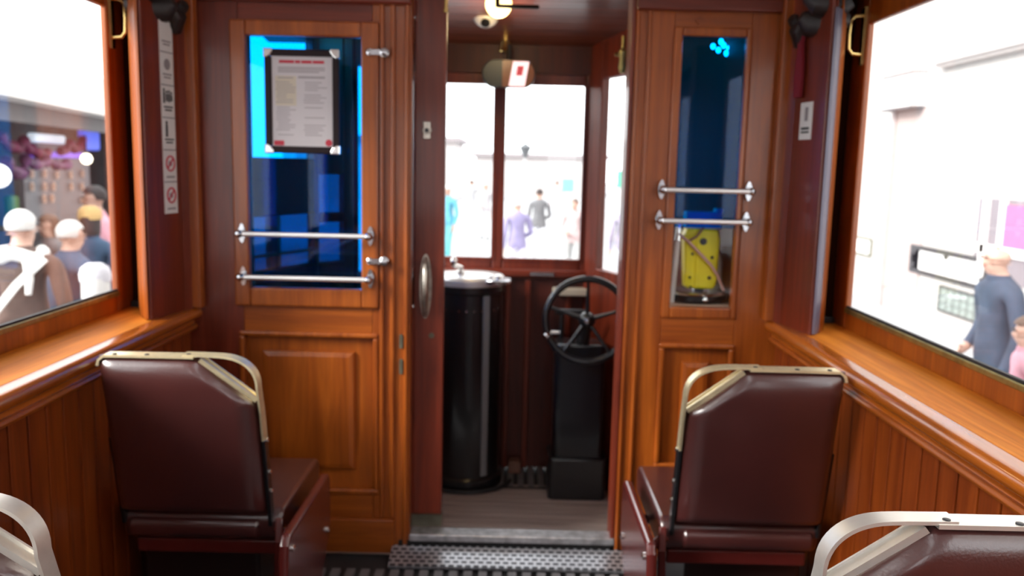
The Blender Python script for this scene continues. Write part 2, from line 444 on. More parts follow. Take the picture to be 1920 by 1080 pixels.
w.build('door_bead', oak['Z'], fw, bevel=.006, seg=3)
w = MB(); w.box(.385, .400, YB-.004, YB+.10, ZF, 2.2); w.box(.400, .415, YB+.045, YB+.09, ZF, 2.2); w.build('door_jamb', mah['Z'], fw, bevel=.003)
w = MB(); w.box(-1.12, -.36, YB-.03, YB, 1.885, 1.93); w.box(.40, .93, YB-.03, YB, 1.885, 1.93); w.build('frieze_moulding', mah['X'], fw, bevel=.008, seg=3)
w = MB()
for x in (.57, .76): w.box(x-.11, x+.11, YB-.008, YB, 1.90, 1.905)
w.prism([(.60, 1.858), (.615, 1.872), (.63, 1.858), (.615, 1.844)], facing, YB-.008, YB)
w.build('carved_ornament', oak['X'], fw)
# worn latch marks on the doorway post
w = MB(); w.prism(rrect(-.398, -.386, .70, .75, .004), facing, YB-.014, YB-.004); w.prism(rrect(-.398, -.386, .605, .66, .004), facing, YB-.014, YB-.004)
w.build_each('strike_plate', greenplate, fw)

# hinged blue-glazed sash, left of the doorway
w = MB(); a, b, c, d = -.980, -.472, .843, 1.826; ga, gb, gc, gd = -.927, -.532, .908, 1.775
w.box(a, ga, YB-.018, YB+.030, c, d); w.box(gb, b, YB-.018, YB+.030, c, d)
w.box(ga, gb, YB-.018, YB+.030, c, gc); w.box(ga, gb, YB-.018, YB+.030, gd, d)
sash = w.build('window_9', oak['Z'], bevel=.006, label='hinged wooden sash with blue glass left of the doorway', cat='window', kind='structure')
w = MB(); w.box(ga-.01, gb+.01, YB+.008, YB+.012, gc-.01, gd+.01); w.build('blue_glass', blue, sash, label='deep blue glass')
for z in (1.725, 1.013):
    w = MB(); w.lathe([(.016, 0), (.016, .008), (.008, .012), (.008, .022), (.012, .026), (.012, .034), (.004, .038)], (-.452, YB-.012, z), (0, -1, 0), 16)
    w.obox((-.478, YB-.030, z), (.024, 0, 0), (0, .005, 0), (0, 0, .009)); w.lathe([(.012, 0), (.012, .014), (.006, .018)], (-.500, YB-.018, z), (0, -1, 0), 14)
    w.build('turn_latch', steel, sash, smooth=True)

# right-hand glazed light: blue above, clear below
w = MB(); ga, gb, gc, gd = .562, .779, .872, 1.806; t = .030
for (p, q, e, f) in ((ga-t, ga, gc-.04, gd+t), (gb, gb+t*.6, gc-.04, gd+t), (ga, gb, gc-.04, gc), (ga, gb, gd, gd+t)): w.box(p, q, YB-.010, YB+.03, e, f)
lt = w.build('window_10', oak['Z'], bevel=.006, label='narrow bulkhead window right of the doorway, blue above and clear below', cat='window', kind='structure')
w = MB(); w.box(ga-.005, gb+.005, YB+.010, YB+.014, 1.154, gd+.005); w.build('blue_glass', blue, lt, label='deep blue upper glass')
w = MB(); w.box(ga-.005, gb+.005, YB+.010, YB+.014, gc-.005, 1.152); w.build('clear_glass', clear, lt, label='clear lower glass')

# guard rails across the two bulkhead windows
def guard(x0, x1, z, label):
    y = YB-.055
    o = thing('guard_rail', ((x0+x1)/2, YB-.018, z), label, 'guard rail', 'chromed guard rails over the bulkhead windows')
    w = MB(); w.tube([(x0, y, z), (x1, y, z)], .0085, 14); w.build('bar', satin, o, smooth=True)
    for x in (x0, x1):
        w = MB(); yy = YB-.018 if x0 < 0 else YB-.010
        w.prism([(x+.013*math.cos(2*PI*i/20)*(1 if abs(math.sin(2*PI*i/20)) < .5 else .8), z+.034*math.sin(2*PI*i/20)) for i in range(20)], facing, yy-.006, yy)
        w.lathe([(.010, 0), (.008, .02), (.013, .03), (.014, .042), (.008, .052), (.002, .054)], (x, yy-.002, z), (0, -1, 0), 16)
        w.build('bracket', steel, o, smooth=True)
guard(-.949, -.500, 1.101, 'upper chrome rail across the wide blue window left of the doorway')
guard(-.947, -.500, .950, 'lower chrome rail across the wide blue window left of the doorway')
guard(.512, .815, 1.286, 'upper chrome rail across the narrow blue window right of the doorway')
guard(.508, .812, 1.180, 'lower chrome rail just above the yellow case, right of the doorway')

# sliding door, slid open behind the left half
w = MB(); y0, y1 = YB+.060, YB+.095
w.box(-1.03, -.94, y0, y1, .048, 2.0); w.box(-.355, -.247, y0, y1, .048, 2.0)
w.box(-.94, -.355, y0, y1, .048, .84); w.box(-.94, -.355, y0, y1, 1.86, 2.0)
door = w.build('door_1', mah['Z'], bevel=.004, label='dark red sliding door pushed open behind the left bulkhead', cat='door', kind='structure')
w = MB(); w.box(-.945, -.35, y0+.015, y0+.019, .83, 1.87); w.build('door_glass', clear, door)
w = MB(); w.box(-.36, -.245, y0-.004, y1+.003, .002, .048); w.build('bottom_plate', greenplate, door, label='tarnished metal bottom plate')
w = MB(); hx = -.313
w.prism([(hx+.022*math.cos(2*PI*i/28), .916+.118*math.sin(2*PI*i/28)) for i in range(28)], facing, y0-.006, y0)
w.tube([(hx, y0-.004, 1.018), (hx, y0-.022, 1.0), (hx, y0-.034, .96), (hx, y0-.036, .91), (hx, y0-.034, .86), (hx, y0-.022, .825), (hx, y0-.004, .81)], [.008, .010, .011, .012, .011, .010, .008], 12)
w.build('pull_handle', nickel, door, smooth=True)
w = MB(); w.lathe([(.017, 0), (.017, .004), (.013, .007)], (-.313, y0, 1.472), (0, -1, 0), 18); w.obox((-.313, y0-.003, 1.472), (.013, 0, 0), (0, .003, 0), (0, 0, .030))
w.build('lock_plate', nickel, door, smooth=False, bevel=.002)
w = MB(); w.lathe([(.008, 0), (.008, .009), (.002, .010)], (-.313, y0-.004, 1.472), (0, -1, 0), 12); w.build('lock_cylinder', black, door)
w = MB(); w.lathe([(.010, 0), (.010, .004)], (-.290, y0, .735), (0, -1, 0), 12); w.build('screw_cap', greenplate, door)
# brass stop on the head of the doorway
w = MB(); w.tube([(-.247, YB+.02, 2.0), (-.247, YB+.02, 1.878)], .006, 10); w.lathe([(.009, 0), (.009, .012)], (-.247, YB+.02, 1.868), (0, 0, 1), 12)
w.build('door_stop', brass, door)

w = MB(); w.box(-.368, -.361, YB+.044, YB+.0605, .0, 2.1); w.build('door_stop_strip', mah['Z'], fw)
# threshold and perforated step plate
w = MB(); w.box(-.36, .40, YB-.012, YB+.06, -.028, -.001); th = w.build('door_sill', plain('worn_sill_metal', (.55, .54, .56), .38, .8, var=.3, vscale=30), bevel=.004, label='worn metal threshold strip of the doorway', cat='threshold', kind='structure')
w = MB(); w.box(-.40, .41, YB-.004, YB+.05, ZF-.03, -.028); w.build('riser', blackrub, th)
pts = [(-.42, 2.985, -.040), (.43, 2.985, -.040), (.43, 2.872, ZF+.008), (-.42, 2.872, ZF+.008)]
w = MB(); w.add(pts + [(x, y, z-.010) for x, y, z in pts], [(0, 1, 2, 3), (7, 6, 5, 4), (0, 4, 5, 1), (1, 5, 6, 2), (2, 6, 7, 3), (3, 7, 4, 0)])
w.build('step_plate', perf, at=(.0, 2.93, -.058), label='perforated metal step plate below the doorway threshold', cat='step plate')

# things on the corner posts ------------------------------------------------
def post_plane(s): return Vector((S(s, 1.066), 2.725, 1)), Vector((2.925-2.725, (1.066-1.035)*s, 0)).normalized()
def on_post(s, px, py, off=.0):
    p0, n = post_plane(s)
    if n.x*s > 0: n = -n
    return plane(px, py, p0 + n*off, n)
p0, n = post_plane(-1); n = n if n.x > 0 else -n
tv = Vector((-(n.y), n.x, 0)); tv = tv if tv.y > 0 else -tv
mid = on_post(-1, 314, 220)
yc = tv.dot(mid-p0)
cpt = p0 + tv*(yc+.002)
zt, zb = 1.800, 1.172
hwid = .038
o = thing('notice_strip', (cpt.x, cpt.y, (zt+zb)/2), 'tall strip of six white pictogram notices on the left corner post', 'notice')
def on(u, z, k): return Vector((cpt.x, cpt.y, z)) + tv*u + n*k
w = MB(); w.obox(on(0, (zt+zb)/2, .0015), tv*hwid, n*.0015, (0, 0, (zt-zb)/2)); w.build('sheet', white, o)
H = (zt-zb)/6
for i in range(6):
    zc = zt - H*(i+.5)
    w = MB()
    if i in (4, 5):
        r = .024
        w.tube([on(r*math.cos(a), zc+.008+r*math.sin(a), .004) for a in [2*PI*k/24 for k in range(24)]], .003, 6, True)
        w.obox(on(0, zc+.008, .004), (tv+Vector((0, 0, 1)))*.016, n*.001, (tv-Vector((0, 0, 1)))*.002)
        w.build('prohibition_sign', redink, o, label='red crossed circle')
        w = MB(); w.obox(on(0, zc+.008, .0035), tv*.010, n*.0006, (0, 0, .008)); w.obox(on(0, zc-.036, .0035), tv*.024, n*.0006, (0, 0, .003)); w.build_each('pictogram_print', greyink, o)
    else:
        if i == 2:
            for u, h in ((-.024, .018), (-.008, .012), (.006, .014), (.020, .010)):
                w.obox(on(u, zc+.018-.006, .0035), tv*.005, n*.0006, (0, 0, h)); w.lathe([(.005, 0), (.005, .001)], on(u, zc+.018+h, .003), n, 10)
        elif i == 3:
            w.obox(on(-.014, zc+.010, .0035), tv*.006, n*.0006, (0, 0, .020)); w.lathe([(.006, 0), (.006, .001)], on(-.014, zc+.036, .003), n, 10)
        elif i == 1:
            w.lathe([(.018, 0), (.018, .001)], on(0, zc+.014, .003), n, 18)
        for k in range(2): w.obox(on(0, zc-.018-.010*k, .0035), tv*(.026-.006*k), n*.0006, (0, 0, .0025))
        w.build('pictogram_print', blackink if i in (2, 3) else greyink, o)
    if i:
        w = MB(); w.obox(on(0, zt-H*i, .0033), tv*hwid, n*.0004, (0, 0, .002)); w.build('divider', greyink, o)
p0, n = post_plane(1); n = n if n.x < 0 else -n
tv = Vector((-(n.y), n.x, 0)); tv = tv if tv.y > 0 else -tv
cpt = on_post(1, 1512, 227)
o = thing('notice', tuple(cpt), 'small white notice label on the right corner post below the red strap', 'notice')
def on(u, z, k): return Vector((cpt.x, cpt.y, z)) + tv*u + n*k
w = MB(); w.obox(on(0, cpt.z, .0015), tv*.040, n*.0015, (0, 0, .060)); w.build('sheet', white, o, bevel=.001)
w = MB(); w.obox(on(-.004, cpt.z+.022, .0035), tv*.010, n*.0006, (0, 0, .022)); w.build('pictogram_print', greyink, o)
w = MB()
for k, h in ((0, .004), (1, .003)): w.obox(on(0, cpt.z-.024-.012*k, .0035), tv*.026, n*.0006, (0, 0, h))
w.build('text_line', blackink, o)
# red strap on the right post, dark leather bundles above both posts
sp = on_post(1, 1500, 120, .012)
o = thing('pull_strap', (sp.x, sp.y, 1.80), 'dark red hanging pull strap on the right corner post', 'strap')
w = MB(); zz = [1.80, 1.775, 1.75, 1.71, 1.66, 1.60]; ww = [.018, .012, .014, .022, .024, .020]
vs = []
for z, h in zip(zz, ww):
    for u, k in ((-h, -.005), (h, -.005), (h, .006), (-h, .006)): vs.append(Vector((sp.x, sp.y, z)) + tv*u + n*k)
w.add(vs, [(0, 1, 2, 3), (23, 22, 21, 20)] + [(4*i+k, 4*i+(k+1) % 4, 4*i+4+(k+1) % 4, 4*i+4+k) for i in range(5) for k in range(4)])
w.build('webbing', redcloth, o, smooth=True)
w = MB(); w.tube([Vector((sp.x, sp.y, 1.80))+tv*.016*math.cos(t)+Vector((0, 0, .016*math.sin(t)+.012)) for t in [2*PI*i/16 for i in range(16)]], .004, 8, True); w.build('ring', steel, o, smooth=True)
for s, lab in ((-1, 'dark bunched leather blind above the left corner post'), (1, 'dark bunched leather blind above the right corner post and red strap')):
    c = Vector((S(s, 1.055), 2.885, 1.885))
    o = thing('rolled_blind', tuple(c), lab, 'blind')
    w = MB()
    for k, (dy, dz, r) in enumerate(((-.09, .03, .050), (-.04, -.02, .055), (.03, -.05, .055), (.07, -.01, .045))):
        pts = [c + Vector((s*(.075-.03*j), dy + .012*math.sin(j*2+k), dz - .035*math.sin(j*.7))) for j in range(5)]
        w.tube(pts, [r*q for q in (1, 1.05, .95, .8, .35)], 14)
    w.build('folds', blackleather, o, smooth=True)
    w = MB(); w.tube([c+Vector((-s*.02, -.02, -.03)), c+Vector((-s*.035, .0, -.075)), c+Vector((-s*.02, .02, -.12))], [.018, .022, .008], 10); w.build('tie', blackleather, o, smooth=True)
    w = MB(); w.tube([c+Vector((s*.08, -.11, .09)), c+Vector((s*.08, .09, .09))], .02, 10); w.tube([c+Vector((s*.08, -.10, .09)), c+Vector((s*.14, -.10, .09))], .012, 8); w.build('roller', iron, o, smooth=True)

# framed notice on the blue glass
o = thing('framed_notice', (-.7375, YB-.006, 1.556), 'black snap frame with printed white timetable sheet on the blue glass', 'notice frame')
fx0, fx1, fz0, fz1 = -.866, -.609, 1.381, 1.733
yq = YB+.008
w = MB(); t = .024
for q in ((fx0, fx1, fz0, fz0+t), (fx0, fx1, fz1-t, fz1), (fx0, fx0+t, fz0+t, fz1-t), (fx1-t, fx1, fz0+t, fz1-t)): w.box(q[0], q[1], yq-.014, yq, q[2], q[3])
w.build('frame', plain('black_frame', (.018, .009, .011), .5, spec=.2), o, bevel=.005)
w = MB(); w.box(fx0+t-.002, fx1-t+.002, yq-.006, yq-.003, fz0+t-.002, fz1-t+.002); w.build('sheet', plain('printed_sheet', (.62, .58, .60), .6), o)
for x in (fx0, fx1):
    for z in (fz0, fz1):
        w = MB(); sx = 1 if x == fx0 else -1; sz = 1 if z == fz0 else -1
        pg = [(x-sx*.002, z-sz*.002), (x+sx*.030, z-sz*.002), (x+sx*.030, z+sz*.010), (x+sx*.022, z+sz*.022), (x+sx*.010, z+sz*.030), (x-sx*.002, z+sz*.030)]
        w.prism(pg, facing, yq-.018, yq-.001); w.build('corner_cap', chrome, o, bevel=.004, label='silver corner cap')
ys = yq-.0068
w = MB()
xx = fx0+.050
for wd in (.052, .018, .036, .040): w.box(xx, min(xx+wd, fx1-.048), ys, ys+.001, fz1-.047, fz1-.037); xx += wd+.003
w.build('heading', redink, o, label='pink-red heading line')
rnd = random.Random(7)
w = MB()
for k in range(3):
    w.box(fx0+.046, fx1-.050-.02*(k == 2), ys, ys+.001, fz1-.064-.007*k, fz1-.060-.007*k)
w.box(fx0+.046, fx0+.098, ys, ys+.001, fz1-.098, fz1-.094); w.box(fx0+.115, fx1-.050, ys, ys+.001, fz1-.097, fz1-.090)
for cx0, cx1 in ((fx0+.036, fx0+.108), (fx0+.132, fx1-.040)):
    z = fz1-.112
    while z > fz0+.060:
        if rnd.random() < .72: w.box(cx0 + rnd.random()*.008, cx1-rnd.random()*.035, ys, ys+.001, z, z+.0028)
        z -= .0085
w.build('printed_text', plain('faint_print', (.36, .32, .34), .7), o)
w = MB(); w.box(fx0+.036, fx0+.108, ys+.0003, ys+.0013, fz1-.19, fz1-.09); w.build('cream_box', plain('cream_print', (.62, .55, .44), .6), o)
w = MB(); w.prism(rrect(fx0+.029, fx0+.064, fz0+.026, fz0+.043, .004), facing, ys, ys+.001); w.build('red_logo', redink, o)
w = MB(); w.lathe([(.012, 0), (.012, .001)], (fx1-.038, ys, fz0+.038), (0, 1, 0), 20); w.build('red_seal', redink, o)

# ------------------------------------------------------------------ seats
def make_seat(s, y_top, hw0, label):
    """s: side of the tram; the back is seen from behind; hw0 is the aisle edge of the back, distance from the centre line"""
    hw1 = hw0+.42
    def W(h, y, z): return Vector((X0+s*h, y, z))
    zt, zb, zc = .838, .372, .730           # top, bottom and the foot of the cut corner
    cut = hw0+.128
    lean = .10
    def yb(z): return y_top + lean*(zt-z)/(zt-zb)
    base = W((hw0+hw1)/2, y_top+.30, ZF)
    o = thing('tram_seat', tuple(base), label, 'seat', 'maroon tram seats with flip-over backs')
    nu, nv = 32, 36
    def left_edge(z):
        if z <= zc-.012: return hw0
        return hw0 + (cut+.02-hw0)*(z-zc+.012)/(zt-zc+.012)
    vs = []
    for sgn in (-1, 1):
        for j in range(nv+1):
            tz = j/nv; z = zb + (zt-zb)*tz
            for i in range(nu+1):
                u = i/nu; a = left_edge(z)+.004; b = hw1-.006*(tz)-.002
                h = a+(b-a)*u
                def rnd_(d, r): return math.sqrt(max(0., 1-(1-min(d, r)/r)**2))
                g = rnd_(zt-z, .085)*rnd_(z-zb, .03)*rnd_(u*(b-a), .05)*rnd_((1-u)*(b-a), .05)
                th = .006 + .040*g + .010*math.sin(PI*u)*math.sin(PI*tz)
                vs.append(W(h, yb(z)+.028+sgn*th, z))
    n1 = (nu+1)*(nv+1); fs = []
    for q in (0, n1):
        for j in range(nv):
            for i in range(nu):
                k = q+j*(nu+1)+i; fs.append((k, k+1, k+nu+2, k+nu+1))
    rim = [i for i in range(nu+1)] + [j*(nu+1)+nu for j in range(1, nv+1)] + [nv*(nu+1)+i for i in range(nu-1, -1, -1)] + [j*(nu+1) for j in range(nv-1, 0, -1)]
    for k in range(len(rim)): a, b = rim[k], rim[(k+1) % len(rim)]; fs.append((a, b, b+n1, a+n1))
    w = MB(); w.add(vs, fs); back = w.build('backrest', leather, o, smooth=True)
    ym = yb(zt)+.028
    # bent metal band: top edge, loop round the cut corner
    pts = []
    zz = zt+.002
    pts_top = [W(hw1-.008, ym+.001, zz-.026), W(hw1-.013, ym, zz-.010), W(hw1-.026, ym, zz), W(hw1-.10, ym, zz+.001), W(cut+.03, ym, zz+.001)]
    w = MB(); w.strip(pts_top, (0, 1, 0), .022, .007); w.build('top_band', palebrass if y_top > 1.6 else greychrome, back, smooth=True)
    loop = [W(cut+.06, ym-.001, zz+.006), W(cut-.015, ym-.001, zz+.005)]
    for k in range(1, 15):
        a = PI/2*k/14; loop.append(W(hw0-.004+.110-.110*math.sin(a)**.85, ym+.004*k/14, zt+.006-.088*(1-math.cos(a)**.85)))
    loop += [W(hw0-.004, yb(zc-.03)+.028, zc-.045), W(hw0-.003, yb(.60)+.028, .60)]
    w = MB(); w.strip(loop, (0, 1, 0), .019, .006); w.build('grab_loop', greychrome if y_top < 1.6 else palebrass, back, smooth=True)
    w = MB(); w.strip([W(cut+.016, ym, zz-.006), W(hw0+.004, yb(zc)+.028, zc-.010)], (0, 1, 0), .015, .005)
    for k in (-1, 1):
        w.strip([W(cut+.016, ym+k*.0145, zz-.006), W(hw0+.004, yb(zc)+.028+k*.0145, zc-.010)], (0, 1, 0), .0022, .012)
    w.build('corner_strip', palebrass if y_top > 1.6 else greychrome, back)
    for h in (cut+.045, cut+.155, cut+.24):
        w = MB(); w.lathe([(.006, 0), (.006, .0018), (.003, .0025)], W(h, ym-.012, zz+.008 if h < cut+.06 else zz+.0045), (0, 0, 1), 12); w.build('screw', iron, back)
    w = MB()
    for h in (hw0-.002, hw1-.008):
        w.obox(W(h, (yb(.60)+yb(.33))/2+.028, .465), (.006, 0, 0), (0, .016, 0), Vector((0, (yb(.60)-yb(.33))/2, .135)))
    w.build_each('side_lever', black, back, bevel=.003)
    w = MB()
    for z in (.60, .50, .44): w.lathe([(.007, 0), (.007, .005), (.002, .007)], W(hw0-.008, yb(z)+.028, z), (-s, 0, 0), 10)
    w.build_each('bolt', chrome, back)
    # cushion, lower roll, base, aisle panel
    w = MB(); yk = y_top+.125
    prof_c = rrect(yk, yk+.47, .275, .375, .040, 6)
    w.prism(prof_c, lambda a, b, d: W(d, a, b), hw0-.035, hw1-.005); w.build('cushion', leather, o, bevel=.012, smooth=True, seg=3)
    w = MB(); w.prism(rrect(yk-.012, yk+.07, .285, .352, .030, 6), lambda a, b, d: W(d, a, b), hw0+.03, hw1-.02); w.build('cushion_roll', leather, o, bevel=.01, smooth=True)
    w = MB(); w.box(X0+s*(hw0-.01), X0+s*(hw1-.03), yk+.02, yk+.45, .235, .278); w.build('seat_frame', maroon, o, bevel=.006)
    w = MB(); w.box(X0+s*(hw0+.06), X0+s*(hw1-.02), yk+.09, yk+.40, ZF, .235); w.build('pedestal', plain('dark_pedestal', (.02, .009, .009), .4), o, bevel=.01)
    hp = hw0-.100
    pa = [(y_top-.08, .20), (y_top-.055, .355), (y_top-.035, .378), (y_top+.44, .372), (y_top+.463, .35), (y_top+.463, .19), (y_top+.44, .155), (y_top+.20, -.02), (y_top+.06, -.03), (y_top-.06, .06)]
    w = MB(); w.prism(pa, lambda a, b, d: W(d, a, b), hp, hp+.028); ap = w.build('aisle_panel', maroon, o, bevel=.011, seg=3)
    w = MB()
    for y, z in ((y_top+.40, .20), (y_top-.02, .335)): w.lathe([(.010, 0), (.010, .006), (.003, .009)], W(hp, y, z), (-s, 0, 0), 12)
    w.build_each('bolt', chrome, ap)
    w = MB(); w.tube([W(hp+.014, y_top+.07, .30), W(hp+.06, y_top+.12, .315), W(hw0+.01, yk+.03, .32)], .014, 10)
    w.tube([W(hp+.014, y_top+.36, .30), W(hw0, y_top+.36, .26)], .012, 10); w.tube([W(hp+.014, y_top+.12, .06), W(hw0+.08, y_top+.30, .04)], .016, 10)
    w.build_each('support_tube', maroon, o, smooth=True)
    w = MB(); w.strip([W(hw0-.03, yk-.01, .36), W(hw0-.035, yk-.035, .30), W(hw0-.03, yk-.03, .20), W(hw0-.01, yk, .04), W(hw0, yk+.10, -.03)], (s, 0, 0), .011, .016)
    w.build('pivot_arm', maroon, o, bevel=.004)
    return o
make_seat(-1, 2.17, .570, 'maroon leather seat beside the left panelled wall, facing the bulkhead below the framed notice')
make_seat(1, 2.17, .570, 'maroon leather seat beside the right panelled wall, back standing near the bulkhead')
make_seat(-1, 1.20, .612, 'seat showing only its metal corner loop in the lower left corner')
make_seat(1, 1.20, .585, 'nearest maroon seat with aluminium grab loop in the lower right corner')

# ------------------------------------------------------------------ driver's platform
w = MB(); w.box(-1.15, .95, 3.0, 4.35, ZP-.06, ZP-.012)
pf = w.build('platform_floor', blackrub, label='worn wooden floor of the driver platform', cat='floor', kind='structure')
w = MB(); y = 3.0
while y < 3.90: w.box(-1.0, .8, y+.0035, y+.046, ZP-.012, ZP); y += .050
w.build('planks', platwood, pf, bevel=.003)
w = MB(); x = -.95
while x < .75: w.box(x, x+.028, 3.915, 4.25, ZP-.012, ZP+.004); x += .050
w.build('ridged_laths', ribbed, pf)
w = MB(); w.box(-1.0, .8, 3.900, 3.915, ZP-.012, ZP+.003); w.build('cross_bar', iron, pf)
YF = 4.2
# front wall with two windows
FW = [(-.480, -.104, .899, 1.744), (-.053, .333, .898, 1.744)]
w = MB(); hole_wall(w, -.55, .40, ZP, 1.95, YF, YF+.05, FW)
wf = w.build('platform_front_wall', mah['Z'], bevel=.008, label='mahogany front of the driver platform below and around the windscreens', cat='wall', kind='structure')
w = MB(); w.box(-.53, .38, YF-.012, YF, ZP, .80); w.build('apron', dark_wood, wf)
w = MB()
for x in (-.42, -.22, -.02, .08, .28): w.box(x-.012, x+.012, YF-.030, YF-.012, ZP, .80)
w.build('apron_batten', mah['Z'], wf, bevel=.004)
w = MB(); w.box(-.55, .40, YF-.045, YF, .815, .850); w.build('ledge', mah['X'], wf, bevel=.006)
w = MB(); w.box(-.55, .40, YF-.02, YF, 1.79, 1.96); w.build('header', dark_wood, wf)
w = MB(); w.box(.085, .205, YF-.052, YF-.045, .822, .840); w.build('name_plate', steel, wf, label='small metal plate on the ledge')
for i, (a, b, c, d) in enumerate(FW):
    wv = MB()
    # rounded inner corners
    wv.box(a-.012, a+.004, YF-.004, YF+.02, c-.01, d+.01); wv.box(b-.004, b+.012, YF-.004, YF+.02, c-.01, d+.01)
    wv.box(a, b, YF-.004, YF+.02, c-.012, c+.004); wv.box(a, b, YF-.004, YF+.02, d-.004, d+.012)
    for cx, cz, sx, sz in ((a, c, 1, 1), (b, c, -1, 1), (a, d, 1, -1), (b, d, -1, -1)):
        r = .022; pg = [(cx, cz)] + [(cx+sx*r*(1-math.sin(PI/2*k/5)), cz+sz*r*(1-math.cos(PI/2*k/5))) for k in range(6)]
        wv.prism(pg, facing, YF-.003, YF+.02)
    wo = wv.build('window_%d' % (11+i), mah['Z'], label=('windscreen ahead of the controller' if i == 0 else 'windscreen above the hand wheel') + ' on the driver platform', cat='window', kind='structure')
    g = MB(); g.box(a, b, YF+.022, YF+.026, c, d); g.build('glass', clear, wo)
def wall_seg(p, q, zs, name, label, mat, holes=(), thick=.045, glassname=None, z1=2.12):
    """upright wall from plan point p to q with holes (u0,u1,z0,z1), u measured from p"""
    P, Q = Vector((*p, 0)), Vector((*q, 0)); L = (Q-P).length; t = (Q-P)/L; nn = Vector((t.y, -t.x, 0))
    mb = MB(); tmp = MB(); hole_wall(tmp, 0, L, zs, z1, 0, thick, list(holes))
    def mp(v): return P + t*v[0] + nn*v[1] + Vector((0, 0, v[2]))
    mb.v = [tuple(mp(v)) for v in tmp.v]; mb.f = tmp.f; mb.m = tmp.m
    o = mb.build(name, mat, bevel=.006, label=label, cat='wall', kind='structure')
    return o, mp, L
# right: closed side, corner post, angled corner window
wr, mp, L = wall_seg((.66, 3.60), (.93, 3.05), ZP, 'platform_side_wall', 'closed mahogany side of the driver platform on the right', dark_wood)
w = MB(); w.box(.60, .69, 3.60, 3.70, ZP, 2.1); w.build('corner_post', mah['Z'], wr, bevel=.01)
def seg_window(o, mp, holes, mat, nm='glass'):
    for (a, b, c, d) in holes:
        g = MB(); tmp = MB(); tmp.box(a, b, .020, .024, c, d); g.v = [tuple(mp(v)) for v in tmp.v]; g.f = tmp.f; g.m = tmp.m; g.build(nm, mat, o)
A, B = (.392, 4.20), (.615, 3.70)
L = math.dist(A, B); hl = [(.115, L-.045, .875, 1.765)]
wq, mp, L = wall_seg(A, B, ZP, 'platform_corner_wall', 'angled mahogany corner with a tall window right of the windscreens', mah['Z'], hl)
seg_window(wq, mp, hl, clear)
g = MB(); tmp = MB(); tmp.box(.05, .062, -.012, 0, 1.40, 1.46); g.v = [tuple(mp(v)) for v in tmp.v]; g.f = tmp.f; g.m = tmp.m; g.build('catch', brass, wq)
# left: boarding side with a tall pane above and small panes below; post; angled corner window
A, B = (-1.10, 3.05), (-.86, 3.60); L = math.dist(A, B)
hl = [(.10, L-.02, 1.365, 1.84), (.10, L-.02, .93, 1.14)]
wq, mp, L = wall_seg(A, B, ZP, 'platform_boarding_wall', 'boarding side of the driver platform on the left, glazed above', dark_wood, hl)
seg_window(wq, mp, hl[:1], clear); seg_window(wq, mp, hl[1:], darkblue, 'tinted_pane')
g = MB(); tmp = MB(); tmp.box(L*.55, L*.55+.02, -.01, .05, .93, 1.14); tmp.box(.10, L-.02, -.01, .05, .985, .997); g.v = [tuple(mp(v)) for v in tmp.v]; g.f = tmp.f; g.m = tmp.m; g.build('glazing_bar', mah['Z'], wq)
A, B = (-.86, 3.60), (-.725, 3.74); L = math.dist(A, B)
hl = [(.02, L-.05, 1.14, 1.30), (.02, L-.05, .93, 1.10)]
wq, mp, L = wall_seg(A, B, ZP, 'platform_post_wall', 'broad mahogany corner post of the driver platform on the left', mah['Z'], hl)
seg_window(wq, mp, hl, darkblue, 'tinted_pane')
A, B = (-.725, 3.74), (-.545, 4.20); L = math.dist(A, B); hl = [(.02, L-.05, .875, 1.765)]
wq, mp, L = wall_seg(A, B, ZP, 'platform_angle_wall', 'angled mahogany corner with a tall window left of the windscreens', mah['Z'], hl)
seg_window(wq, mp, hl, clear)
# sloping boarded ceiling of the platform
w = MB()
for k in range(12):
    ya, yb_ = 3.04+k*.10, 3.04+k*.10+.096
    def zc(y): return 2.075 - .155*(y-3.04)/1.16
    for sgn in (0,):
        w.add([(-1.2, ya, zc(ya)), (1.0, ya, zc(ya)), (1.0, yb_, zc(yb_)), (-1.2, yb_, zc(yb_)), (-1.2, ya, zc(ya)+.03), (1.0, ya, zc(ya)+.03), (1.0, yb_, zc(yb_)+.03), (-1.2, yb_, zc(yb_)+.03)],
              [(0, 1, 2, 3), (7, 6, 5, 4), (0, 4, 5, 1), (1, 5, 6, 2), (2, 6, 7, 3), (3, 7, 4, 0)])
pc = w.build('platform_ceiling', ceil_wood, label='boarded mahogany ceiling over the driver platform', cat='ceiling', kind='structure')
w = MB(); w.box(-1.25, 1.05, 3.0, 4.32, 2.11, 2.14); w.build('roof_deck', iron, pc)

# controller: black drum with bright top
c = Vector((-.205, 4.0, ZP))
o = thing('controller', tuple(c), 'tall black drum controller with bright metal top left of the hand wheel', 'controller')
w = MB(); w.lathe([(.175, .004), (.175, .05), (.158, .06), (.158, .93), (.168, .94), (.168, .97)], c, n=40); w.build('drum', black, o, smooth=True)
w = MB(); w.obox(c+Vector((.088, -.132, .50)), Vector((.83, .55, 0)).normalized()*.016, Vector((.55, -.83, 0)).normalized()*.010, (0, 0, .43)); w.build('highlight_bar', plain('highlight_grey', (.24, .24, .25), .4), o, bevel=.004)  # grey bar stands in for the upright highlight on the drum
w = MB(); w.lathe([(.170, .97), (.172, .98), (.172, 1.0), (.160, 1.012), (.02, 1.016)], c, n=40); w.build('top_plate', satin, o, smooth=True)
w = MB(); w.prism(rrect(-.13, -.005, 3.83, 3.99, .05), lambda a, b, d: (a, b, d), .815, .836); w.build('side_plate', steel, o, bevel=.005)
w = MB(); h = c+Vector((-.035, -.06, 1.014))
